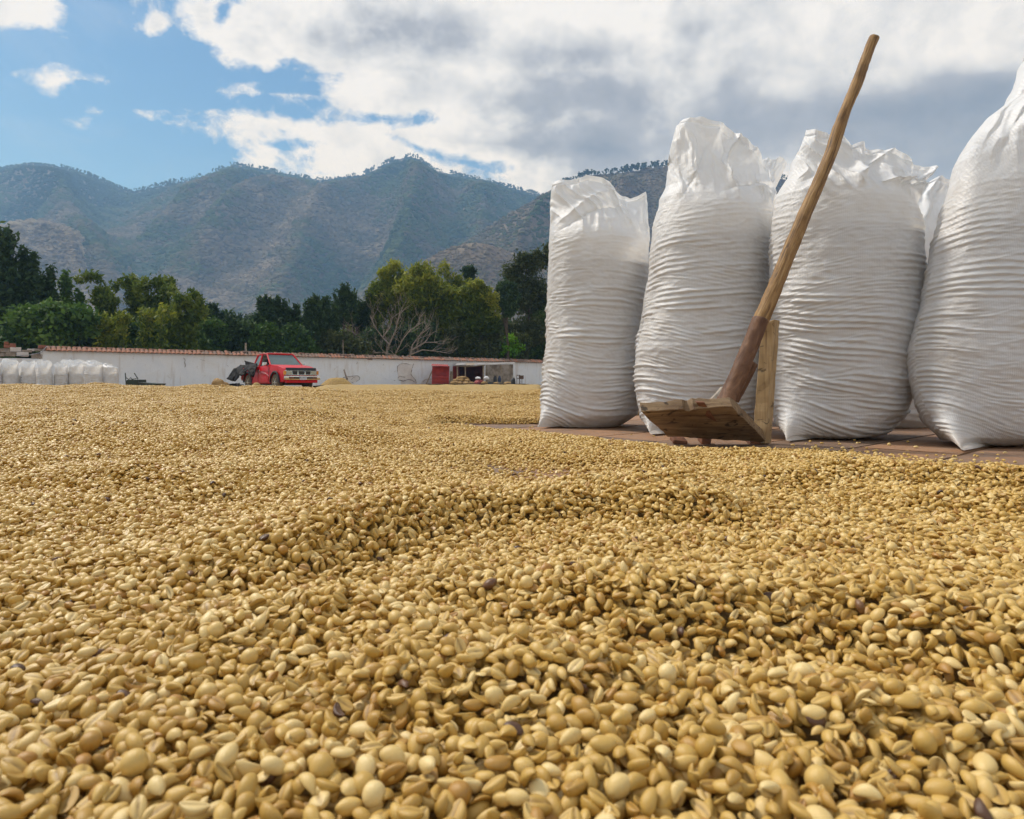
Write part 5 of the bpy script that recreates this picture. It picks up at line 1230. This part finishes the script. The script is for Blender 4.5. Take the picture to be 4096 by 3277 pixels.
# bamboo
def bamboo(label, Y, cxp, culms, m=L_BAMBOO, n=3000, group='arching bamboo clumps behind the wall', size=.26):
    """culms: (base px, tip px, tip py, width px)"""
    base = Vector(((cxp - 2048) / F * Y, Y, GZ)); e = empty('bamboo_clump', base); tag(e, label, 'bamboo', group)
    bl = []; q = MB(); k = Y / F
    for (bx, tx, ty, w_) in culms:
        p0 = P(bx, 1400, Y); p0.z = GZ; p1 = P(tx, ty, Y); yo = random.uniform(-1, 1); hgt = p1.z - p0.z; pts = []
        for i in range(10):
            f_ = i / 9; x_ = p0.x + (p1.x - p0.x) * f_ ** 2.6 * 1.25; z_ = p0.z + hgt * (1.06 * math.sin(f_ * math.pi * .60)); p = Vector((x_, Y + yo * f_, z_)); pts.append(p - base)
            if f_ > .22:
                for j in range(2): bl.append((p.x + random.uniform(-.5, .5) * w_ * k * .5, p.y + random.uniform(-.4, .4), p.z + random.uniform(-.3, .3), w_ * k * (.60 - .46 * f_) + .08, w_ * k * .45, w_ * k * (.62 - .42 * f_) + .10, .45 + .4 * (f_ - .5) + random.uniform(-.28, .28)))
        q.tube(pts, [.05 * (1 - .8 * i / 9) for i in range(10)], 5)
    foliage('leaves', bl, n, size, m, e, 2.6, .8, .3, base, .16)
    q.build('culms', simple('bamboo_culm', (.14, .16, .05), None, .6), e)
bamboo('bamboo clump whose plume arches left over the small tree', 66, 430, [(430, 345, 1128, 46), (440, 372, 1200, 60), (400, 420, 1190, 60), (430, 470, 1220, 60), (420, 380, 1290, 70)], n=4600)
bamboo('tall pale-topped bamboo clump with two leftward plumes', 68, 520, [(560, 480, 1150, 55), (570, 505, 1142, 40), (540, 530, 1210, 60), (560, 560, 1240, 70), (500, 470, 1290, 60)], n=4600)
bamboo('highest dark bamboo clump behind the middle of the left wall', 67, 620, [(600, 570, 1152, 50), (640, 618, 1142, 60), (650, 668, 1150, 60), (660, 700, 1180, 50), (630, 600, 1230, 80), (610, 560, 1300, 80)], n=5600)
bamboo('low yellowish bamboo clump close behind the wall', 60, 450, [(420, 390, 1290, 60), (460, 440, 1300, 60), (500, 520, 1280, 60), (580, 610, 1270, 60), (640, 690, 1260, 50)], L_YELLOW, 2600, size=.22)
bamboo('dense low bamboo clump left of the dark bare-topped trees', 62, 720, [(700, 740, 1215, 60), (740, 765, 1200, 46), (760, 790, 1250, 60), (690, 680, 1290, 70)], n=4200)
# skyline trees
sk = [(800, 1185, 40, 70, 'thin-crowned dark tree just right of the bamboo'), (858, 1215, 34, 72, 'second thin-crowned dark tree right of the bamboo'), (925, 1240, 50, 75, 'low round dark tree above the wooden pole'), (1058, 1182, 36, 72, 'dark spiky-topped tree above the truck cab'),
      (1120, 1185, 32, 74, 'dark tree with a split top above the truck bonnet'), (1176, 1215, 26, 76, 'small dark tree right of the split-topped one'), (1262, 1178, 34, 70, 'first of three spindly dark trees before the yellow-green ones'), (1310, 1190, 30, 72, 'low spindly dark tree in the dip of the skyline'),
      (1372, 1132, 38, 78, 'tallest spindly dark tree left of the yellow-green ones'), (1440, 1150, 50, 80, 'round-topped dark tree touching the yellow-green ones')]
for (x_, t_, w_, Y_, lb) in sk:
    bl = mound(x_, t_ + 120, w_ * 1.5, 60, 14, .35)
    for j in range(9):
        xx = x_ + random.uniform(-1.15, 1.15) * w_; tt_ = t_ + (abs(xx - x_) / w_) ** 1.5 * 34 + random.uniform(0, 14); le_ = random.uniform(-8, 8)
        for q__ in range(7): bl.append((xx + le_ * (1 - q__ / 6) + random.uniform(-3, 3), tt_ + q__ * 15, 4.5 + q__ * 1.5, 9 + q__, .35 + random.uniform(-.2, .25)))
    tree('dark_tree', lb, 'tree', Y_, x_, t_, bl, L_DARK, 3600, .24, 3.0, -.4, .2, GB)
# big willow-like trees
GW = 'big feathery yellow-green trees behind the bare tree'
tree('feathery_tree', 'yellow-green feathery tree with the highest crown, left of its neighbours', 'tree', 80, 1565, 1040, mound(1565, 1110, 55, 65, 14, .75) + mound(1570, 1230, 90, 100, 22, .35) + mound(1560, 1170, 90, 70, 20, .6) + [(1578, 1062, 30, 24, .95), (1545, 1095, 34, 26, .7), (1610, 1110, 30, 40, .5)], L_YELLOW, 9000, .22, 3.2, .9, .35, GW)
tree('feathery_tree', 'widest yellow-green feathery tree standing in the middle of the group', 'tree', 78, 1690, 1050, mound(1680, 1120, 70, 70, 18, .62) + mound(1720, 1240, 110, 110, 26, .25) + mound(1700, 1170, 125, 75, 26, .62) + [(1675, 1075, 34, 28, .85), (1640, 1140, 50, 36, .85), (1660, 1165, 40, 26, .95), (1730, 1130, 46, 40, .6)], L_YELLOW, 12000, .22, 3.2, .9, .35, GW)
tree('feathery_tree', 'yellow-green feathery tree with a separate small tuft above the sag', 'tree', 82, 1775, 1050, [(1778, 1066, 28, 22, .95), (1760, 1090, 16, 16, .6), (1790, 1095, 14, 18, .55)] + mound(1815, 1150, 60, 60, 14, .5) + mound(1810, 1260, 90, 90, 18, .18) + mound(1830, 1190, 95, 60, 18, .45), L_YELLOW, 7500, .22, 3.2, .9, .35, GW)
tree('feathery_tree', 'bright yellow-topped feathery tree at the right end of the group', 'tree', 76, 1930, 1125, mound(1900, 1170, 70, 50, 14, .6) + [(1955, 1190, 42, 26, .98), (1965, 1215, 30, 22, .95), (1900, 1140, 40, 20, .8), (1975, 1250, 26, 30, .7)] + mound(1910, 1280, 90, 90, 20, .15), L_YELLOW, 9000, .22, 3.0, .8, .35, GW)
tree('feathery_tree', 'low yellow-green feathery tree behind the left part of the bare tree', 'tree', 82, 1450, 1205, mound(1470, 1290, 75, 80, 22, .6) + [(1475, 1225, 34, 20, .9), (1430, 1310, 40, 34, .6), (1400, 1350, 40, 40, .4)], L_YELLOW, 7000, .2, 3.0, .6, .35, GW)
tree('dark_tree', 'compact dark tree rising between the yellow-green crowns', 'tree', 95, 1878, 1050, mound(1878, 1095, 36, 42, 10, .35) + mound(1880, 1180, 40, 70, 8, .3), L_DARK, 2600, .3, 1.8, .3, .4, GB)
tree('dark_tree', 'tall dark open-crowned tree beside the left edge of the near sacks', 'tree', 70, 2130, 985, mound(2120, 1060, 70, 60, 18, .5) + mound(2050, 1110, 55, 60, 14, .45) + mound(2190, 1020, 60, 70, 12, .45) + mound(2120, 1200, 110, 110, 26, .4), L_OLIVE, 9500, .27, 2.0, .3, .35)
tree('dark_tree', 'lower dark green tree left of the tall open-crowned one', 'tree', 74, 2030, 1130, mound(2030, 1200, 55, 70, 16, .4) + [(2010, 1150, 22, 26, .5)], L_DARK, 3600, .28, 2.0, .3, .35, GB)
tree('olive_scrub_tree', 'dull olive scrubby thicket tree right of the bright green shrub', 'tree', 66, 2110, 1260, mound(2110, 1330, 80, 75, 20, .6) + mound(2020, 1320, 70, 60, 14, .5), L_OLIVE, 7000, .2, 2.6, .2, .35)
tree('green_tree', 'fresh green leafy tree low behind the right end of the wall', 'tree', 64, 2180, 1230, mound(2180, 1290, 60, 60, 14, .7) + mound(2150, 1380, 60, 50, 14, .5), L_MID, 4600, .26, 1.8, .2, .35)
tree('bright_shrub', 'vivid light green shrub standing out behind the shed roof', 'shrub', 72, 2010, 1345, [(1940, 1362, 24, 16, .7), (1995, 1372, 26, 14, .5), (2040, 1358, 22, 18, .9), (2065, 1375, 26, 18, .8), (2010, 1400, 34, 22, .55), (2050, 1410, 36, 22, .5), (2085, 1390, 16, 12, .7), (1985, 1425, 30, 14, .4)], L_BRIGHT, 3200, .22, 1.6, .2, .35)
# lower screen of trees just behind the wall
GU = 'dark undergrowth trees close behind the wall'
ul = ['behind the far row of sacks', 'left of the bamboo foot', 'at the foot of the first bamboo', 'under the two-plume bamboo', 'under the highest bamboo', 'right of the highest bamboo', 'left of the wooden pole', 'behind the wooden pole', 'behind the truck bed', 'behind the truck cab', 'behind the truck bonnet', 'right of the truck', 'above the cone of beans', 'behind the left limbs of the bare tree', 'behind the bare tree trunk', 'behind the right limbs of the bare tree', 'left above the shed', 'behind the shed roof', 'under the bright green shrub', 'right of the bright green shrub', 'at the right end of the wall']
for i, lb in enumerate(ul):
    x_ = -10 + i * 108 + random.uniform(-15, 15); Y_ = (53 + i * 1.05 + 4 + random.uniform(0, 3)); t_ = [1330, 1330, 1310, 1300, 1290, 1285, 1270, 1290, 1270, 1265, 1285, 1300, 1300, 1330, 1320, 1300, 1290, 1290, 1300, 1320, 1300][i]
    mm = [L_MID, L_DARK, L_MID, L_DARK, L_DARK, L_MID, L_MID, L_MID, L_MID, L_DARK, L_MID, L_MID, L_OLIVE, L_OLIVE, L_DARK, L_DARK, L_DARK, L_OLIVE, L_OLIVE, L_OLIVE, L_MID][i]
    tree('undergrowth_tree', 'low leafy tree ' + lb, 'tree', Y_, x_, t_, mound(x_, t_ + 75, 82, 78, 20, .42, .35) + mound(x_, t_ + 110, 90, 60, 8, .2, .1), mm, 5200, .24, 1.9, .3, .4, GU)
# backmost screen that closes the gaps
for i in range(13):
    x_ = -60 + i * 185 + random.uniform(-30, 30); Y_ = 92 + random.uniform(0, 8)
    tree('background_tree', ['dark tree deep in the wood at the left edge', 'dark tree deep in the wood behind the conifer-like trees', 'dark tree deep in the wood behind the first bamboo', 'dark tree deep in the wood behind the tall bamboo', 'dark tree deep in the wood right of the bamboo', 'dark tree deep in the wood above the truck bed', 'dark tree deep in the wood above the truck bonnet', 'dark tree deep in the wood left of the spindly trees', 'dark tree deep in the wood left of the yellow-green crowns', 'dark tree deep in the wood behind the feathery trees', 'dark tree deep in the wood behind the yellow-topped tree', 'dark tree deep in the wood behind the open-crowned tree', 'dark tree deep in the wood behind the near sacks'][i], 'tree', Y_, x_, 1250, mound(x_, 1330, 125, 78, 18, .25, .15) + mound(x_, 1430, 130, 60, 8, .15, .1), L_DARK, 3400, .42, 1.8, .3, .4, 'dark trees deep in the wood')
# bare tree
random.seed(5)
bt = empty('bare_tree', P(1545, 1445, 73)); bt.location.z = GZ; bb_ = Vector(bt.location); tag(bt, 'leafless grey tree spreading pale twisted branches above the wall', 'tree')
def BP(px, py, dy=0): return P(px, py, 73 + dy) - bb_
limbs = [[(1545, 1445), (1548, 1400), (1560, 1370), (1580, 1330), (1590, 1290), (1600, 1250)], [(1548, 1410), (1500, 1412), (1460, 1402), (1425, 1398), (1390, 1410)], [(1560, 1380), (1530, 1350), (1500, 1310), (1480, 1260)],
         [(1600, 1440), (1640, 1420), (1690, 1400), (1740, 1405), (1785, 1412)], [(1640, 1430), (1650, 1380), (1680, 1340), (1720, 1310)], [(1570, 1440), (1590, 1400), (1610, 1360), (1640, 1320), (1690, 1290)], [(1500, 1412), (1470, 1380), (1440, 1350), (1410, 1330)], [(1530, 1350), (1560, 1310), (1570, 1270)], [(1610, 1440), (1580, 1420), (1540, 1415)], [(1650, 1400), (1700, 1370), (1750, 1370)]]
for lm in limbs:
    q = MB(); r0 = .15 if lm in limbs[:1] else .09; n_l = len(lm)
    pts = [BP(x_, y_, random.uniform(-.6, .6)) for x_, y_ in lm]; q.tube(pts, [r0 * (1 - .75 * i / n_l) for i in range(n_l)], 7)
    def grow(p, d, L_, r_, dep):
        if dep == 0: return
        pt = [p]; dd = d.copy()
        for _ in range(4):
            dd = (dd + Vector((random.uniform(-.35, .35), random.uniform(-.3, .3), random.uniform(-.22, .30)))).normalized(); pt.append(pt[-1] + dd * L_ / 4)
        q.tube(pt, [r_ * (1 - .16 * i) for i in range(5)], 4, cap=False)
        for _ in range(2 if dep > 1 else 0): grow(pt[random.randint(2, 4)], (dd + Vector((random.uniform(-.9, .9), random.uniform(-.5, .5), random.uniform(-.5, .9)))).normalized(), L_ * .68, r_ * .62, dep - 1)
    for i in range(1, n_l):
        for _ in range(3):
            d_ = (pts[i] - pts[i - 1]).normalized() + Vector((random.uniform(-1, 1), random.uniform(-.5, .5), random.uniform(-.4, 1.1)))
            grow(pts[i].lerp(pts[i - 1], random.random() * .6), d_.normalized(), random.uniform(.9, 1.9), .030, 3)
    q.build('limb', M_BARE, bt)
q = MB(); pp = P(983, 1430, 58); pp.z = GZ; q.tube([Vector((0, 0, 0)), P(983, 1372, 58) - pp], [.10, .085], 8); o = q.build('wooden_pole', M_BARE); o.location = pp; tag(o, 'weathered wooden pole standing behind the wall left of the truck', 'pole')
q = MB(); pp = P(1375, 1420, 66); pp.z = GZ; q.tube([Vector((0, 0, 0)), P(1372, 1360, 66) - pp], [.05, .04], 6); o = q.build('thin_pole', M_BARE); o.location = pp; tag(o, 'thin pale dead stem rising behind the loose tiles', 'pole')

# ------------------------------------------------------------------ mountains
def ridge_y(pts): a_ = np.array(pts, float); return a_[:, 0], a_[:, 1]
def mountain(name, label, crest, Yc, Y0, seed, spurs=(), amp=.11, pw=1.25, nu=420, nv=150, x0=-1400, x1=5400, skew=.8, mat_=None, kx=9.0):
    cx, cy = ridge_y(crest)
    pxs = np.linspace(x0, x1, nu); s = np.linspace(0, 1, nv)
    U, S_ = np.meshgrid(pxs, s, indexing='ij'); Az = (U - 2048) / F
    Hc = CAMZ + (HOR - np.interp(U, cx, cy)) / F * Yc
    Yd = Yc - (Yc - Y0) * S_
    e = np.sin(np.clip(S_, 0, 1) * np.pi) ** .65
    wp = (fbm(Az * 3 + 7, S_ * 2, seed + 3, 3) - .5) * .5
    g1 = 1 - np.abs(2 * fbm(Az * kx * .45 + skew * S_ * 1.2 + wp, S_ * .8 + 5, seed, 2) - 1)
    g2 = 1 - np.abs(2 * fbm(Az * kx + skew * S_ * 2.2 + wp * 2, S_ * 1.6 + 5, seed + 11, 3) - 1)
    Z = Hc * (1 - S_) ** pw + Hc * e * ((g1 - .6) * amp * 2.0 + (g2 - .55) * amp) * (1 - .35 * S_)
    for (xa, sa_, xb, sb_, w_, am) in spurs:
        t = np.clip((S_ - sa_) / (sb_ - sa_), 0, 1); c_ = xa + (xb - xa) * t + 26 * np.sin(t * 9 + xa)
        ww = w_ * (.55 + .8 * t); Z = Z + 1.3 * am * Hc * np.exp(-np.abs((U - c_) / ww) ** 1.5) * ss(S_, sa_ - .02, sa_ + .12) * (1 - ss(S_, sb_ - .05, sb_ + .22)) * (1 - S_) ** .5
    # nothing pokes above the crest line
    lim = CAMZ + (Hc - CAMZ) * Yd / Yc * (1 - .02 * ss(S_, 0, .05)); Z = np.where(S_ > 0, np.minimum(Z, lim), Z)
    Z = np.where(S_ > .97, Z * 0 - .3, Z)
    co = np.stack([Az * Yd, Yd, Z], -1)
    o = link(name, mesh_np(name, co.reshape(-1, 3), grid_faces(nu, nv)), mat_); tag(o, label, kind='structure')
    return co, Hc
def hill_material(name, c1, c2, c3, sc=.012):
    m, t, b = mat(name); p = t.new('ShaderNodeNewGeometry').outputs['Position']
    n1_ = t.noise(p, sc, 6, .65); n2_ = t.noise(p, sc * 9, 5, .65)
    c = t.ramp(t.math('ADD', t.math('MULTIPLY', n1_, .65), t.math('MULTIPLY', n2_, .35)), [(.36, tuple(x * 1.25 for x in c1)), (.5, tuple(x * 1.4 for x in c2)), (.64, tuple(x * 1.5 for x in c3))])
    t.set(b.inputs['Base Color'], c); b.inputs['Roughness'].default_value = .95; b.inputs['Specular IOR Level'].default_value = .1
    bump(t, b, n2_, .8, 8); return m
M_MTN = hill_material('dry_mountain_scrub', (.045, .048, .032), (.095, .075, .062), (.15, .125, .095))
M_HILL = hill_material('dry_hill_grass', (.085, .062, .048), (.135, .105, .075), (.20, .165, .11), .02)
def scrub_material():
    m, t, b = mat('scrub_clumps'); tn = tone_out(t, 'INSTANCER')
    c = t.ramp(tn, [(0, (.020, .036, .016)), (.3, (.080, .112, .048)), (.42, (.115, .108, .068)), (.7, (.20, .165, .125)), (1, (.34, .285, .195))])
    t.set(b.inputs['Base Color'], c); b.inputs['Roughness'].default_value = .95; b.inputs['Specular IOR Level'].default_value = .05; return m
M_SCRUB = scrub_material()
def clump_mesh(k):
    bm = bmesh.new(); bmesh.ops.create_icosphere(bm, subdivisions=2, radius=.5); r_ = random.Random(k)
    for v in bm.verts:
        v.co *= r_.uniform(.72, 1.22); v.co.z = max(v.co.z, -.25)
    me = bpy.data.meshes.new('clump'); bm.to_mesh(me); bm.free(); return me
C_SCRUB = proto_collection('scrub_clump', [clump_mesh(k) for k in range(5)], M_SCRUB)
def tree_clump(k):
    q = MB(); r_ = random.Random(k + 50); bm = q.bm
    q.tube([Vector((0, 0, 0)), Vector((0, 0, .6))], [.03, .02], 4)
    for i in range(7):
        f_ = r_.uniform(.35, 1); M_ = Matrix.Translation((r_.uniform(-.28, .28) * (1.2 - f_), r_.uniform(-.25, .25), f_ * .9)) @ Matrix.Diagonal((r_.uniform(.12, .24), r_.uniform(.12, .24), r_.uniform(.07, .14), 1))
        bmesh.ops.create_icosphere(bm, subdivisions=1, radius=1, matrix=M_)
    q.jitter(.02); return q.mesh('ridge_tree')
C_RTREE = proto_collection('ridge_tree', [tree_clump(k) for k in range(5)], M_SCRUB)
def cover(name, co, n, smin, smax, green, label, seed, pxlim=(-150, 2800), lift=-.12):
    nu, nv = co.shape[:2]; r_ = np.random.default_rng(seed)
    a = r_.random(n * 3) * (nu - 1.001); b = r_.random(n * 3) ** .8 * (nv * .95 - 1.001)
    i = a.astype(int); j = b.astype(int); fa = (a - i)[:, None]; fb2 = (b - j)[:, None]
    p = (co[i, j] * (1 - fa) + co[i + 1, j] * fa) * (1 - fb2) + (co[i, j + 1] * (1 - fa) + co[i + 1, j + 1] * fa) * fb2
    px_ = 2048 + p[:, 0] / p[:, 1] * F; k = (px_ > pxlim[0]) & (px_ < pxlim[1]); p = p[k][:n]; n = len(p)
    s = r_.uniform(smin, smax, n) * (1 + .5 * (r_.random(n) < .1))
    big = fbm(p[:, 0] / 260 + 30, p[:, 1] / 260 + 30, seed, 3); med = fbm(p[:, 0] / 60 + 30, p[:, 1] / 60 + p[:, 2] / 50, seed + 4, 3)
    rel = p[:, 2] / max(co[..., 2].max(), 1)
    tone = np.clip(.62 - green * (rel - .35) + (med - .5) * .55 + (big - .5) * .9 + r_.normal(0, .06, n) + lift, 0, 1)
    rot = np.stack([np.zeros(n), np.zeros(n), r_.random(n) * 6.28], 1); scl = np.stack([s, s, s * r_.uniform(.55, .95, n)], 1)
    o = scatter(name, p, rot, scl, r_.integers(0, 5, n), tone, C_SCRUB); tag(o, label, kind='stuff')
def skyline(name, co, pxr, n, h, label, seed, patchy=.45):
    r_ = np.random.default_rng(seed); cr = co[:, 0]; px_ = 2048 + cr[:, 0] / cr[:, 1] * F
    x_ = r_.uniform(pxr[0], pxr[1], n); keep = vnoise(x_ / 38, x_ * 0, seed) + .25 * r_.random(n) > patchy; x_ = x_[keep]; n = len(x_)
    p = np.stack([np.interp(x_, px_, cr[:, k]) for k in range(3)], 1); p[:, 1] -= r_.uniform(0, 18, n); p[:, 2] -= 2
    s = h * r_.uniform(.45, 1.15, n) * (.6 + .6 * vnoise(x_ / 60, x_ * 0 + 4, seed + 2))
    rot = np.stack([np.zeros(n), np.zeros(n), r_.random(n) * 6.28], 1); scl = np.stack([s * r_.uniform(.7, 1.2, n)] * 2 + [s], 1)
    o = scatter(name, p, rot, scl, r_.integers(0, 5, n), r_.uniform(0, .2, n), C_RTREE); tag(o, label, kind='stuff')
A_crest = [(-1500, 760), (-700, 720), (-300, 730), (-120, 700), (0, 672), (60, 660), (110, 652), (180, 656), (300, 680), (360, 705), (420, 728), (520, 765), (545, 766), (640, 748), (760, 722), (850, 692), (900, 672), (935, 660), (1000, 672), (1080, 685), (1150, 700), (1290, 722), (1350, 714), (1450, 702), (1500, 680), (1560, 650), (1600, 636), (1640, 626), (1680, 640), (1740, 682), (1800, 697), (1850, 706), (1950, 722), (2050, 755), (2130, 775), (2200, 800), (2400, 860), (2800, 900), (3600, 880), (5400, 820)]
coA, _ = mountain('mountain_range', 'long hazy blue-grey mountain range with three peaks behind the yard', A_crest, 2250, 900, 2,
    spurs=[(1640, .02, 1010, .95, 120, .20), (1480, .05, 760, .8, 90, .14), (1880, .05, 1480, .95, 100, .22), (2050, .08, 1800, .9, 90, .16), (80, .03, 420, .9, 130, .20), (930, .02, 830, .5, 90, .10), (-200, .05, 60, .9, 120, .15), (1200, .05, 640, .6, 90, .12)], amp=.17, mat_=M_MTN, nu=560, nv=170, kx=7.0)
cover('mountain_scrub', coA, 72000, 6, 12.5, .75, 'dry scrub and scattered green trees covering the mountain range', 3, (-150, 2350))
skyline('ridge_wood', coA, (250, 2200), 900, 13, 'dark trees lining the crest of the mountain range', 4)
D_crest = [(-1500, 1150), (-600, 1080), (-250, 1010), (-100, 950), (0, 905), (50, 888), (110, 880), (170, 880), (230, 893), (290, 918), (350, 955), (420, 1008), (500, 1066), (570, 1118), (650, 1175), (700, 1215), (780, 1300), (900, 1420), (5400, 1530)]
coD, _ = mountain('left_foothill', 'rounded dry brown foothill at the left in front of the range', D_crest, 1250, 780, 31, spurs=[(150, .02, 480, .9, 50, .16), (60, .05, 120, .9, 70, .12), (-50, .05, -100, .9, 70, .12)], amp=.07, mat_=M_HILL, x0=-900, x1=880, nu=300, nv=110)
cover('left_foothill_scrub', coD, 14000, 4.5, 10, .1, 'dry pinkish scrub covering the left foothill', 13, (-150, 900), lift=.22)
B_crest = [(1300, 1400), (1440, 1290), (1560, 1180), (1640, 1100), (1760, 1030), (1850, 975), (1930, 925), (2000, 880), (2070, 838), (2140, 798), (2200, 762), (2250, 738), (2300, 718), (2360, 704), (2420, 697), (2500, 692), (2570, 680), (2640, 668), (2760, 668), (2900, 690), (3000, 700), (3100, 712), (3160, 722), (3300, 790), (3700, 860), (4300, 900), (5400, 860)]
coB, _ = mountain('right_hill', 'near dry hill rising behind the white sacks', B_crest, 1150, 760, 51, spurs=[(2250, .02, 1900, .9, 60, .15), (2500, .02, 2350, .9, 70, .12)], amp=.06, mat_=M_HILL, x0=1300, x1=5200, nu=380, nv=110)
cover('right_hill_scrub', coB, 26000, 4.0, 9, .35, 'dry grey-brown scrub covering the right hill', 23, (1300, 3300), lift=.12)
skyline('right_hill_wood', coB, (2230, 3260), 420, 11, 'dark trees lining the crest of the right hill', 24, .25)
C_crest = [(1450, 1290), (1540, 1180), (1620, 1100), (1700, 1040), (1780, 1000), (1850, 978), (1900, 970), (1960, 980), (2020, 1000), (2100, 1035), (2200, 1085), (2400, 1190), (2700, 1400), (5400, 1530)]
coC, _ = mountain('rocky_knoll', 'low rocky brown knoll in front of the right hill', C_crest, 820, 560, 71, amp=.10, mat_=M_HILL, x0=1400, x1=2700, nu=220, nv=80)
cover('knoll_scrub', coC, 7000, 2.5, 6, .1, 'dry scrub covering the rocky knoll', 33, (1350, 2500), lift=.02)

# ------------------------------------------------------------------ air
hb = MB(); hb.box((0, 0, 0), (7400, 7400, 830)); hz_ = hb.build('haze', None) if False else link('haze', hb.mesh('haze'))
hz_.location = (0, 0, 830 / 2 - 1.25); tag(hz_, 'thin blue daylight haze filling the valley air', kind='stuff')
hm = bpy.data.materials.new('haze_air'); hm.use_nodes = True; ht = NT(hm.node_tree); ht.n.clear()
pv = ht.new('ShaderNodeVolumePrincipled'); pv.inputs['Color'].default_value = (.31, .585, 1, 1); pv.inputs['Density'].default_value = 2.5e-4; pv.inputs['Anisotropy'].default_value = .1; pv.inputs['Absorption Color'].default_value = (1, 1, 1, 1)
ho = ht.new('ShaderNodeOutputMaterial'); ht.l.new(pv.outputs[0], ho.inputs['Volume']); hz_.data.materials.append(hm)
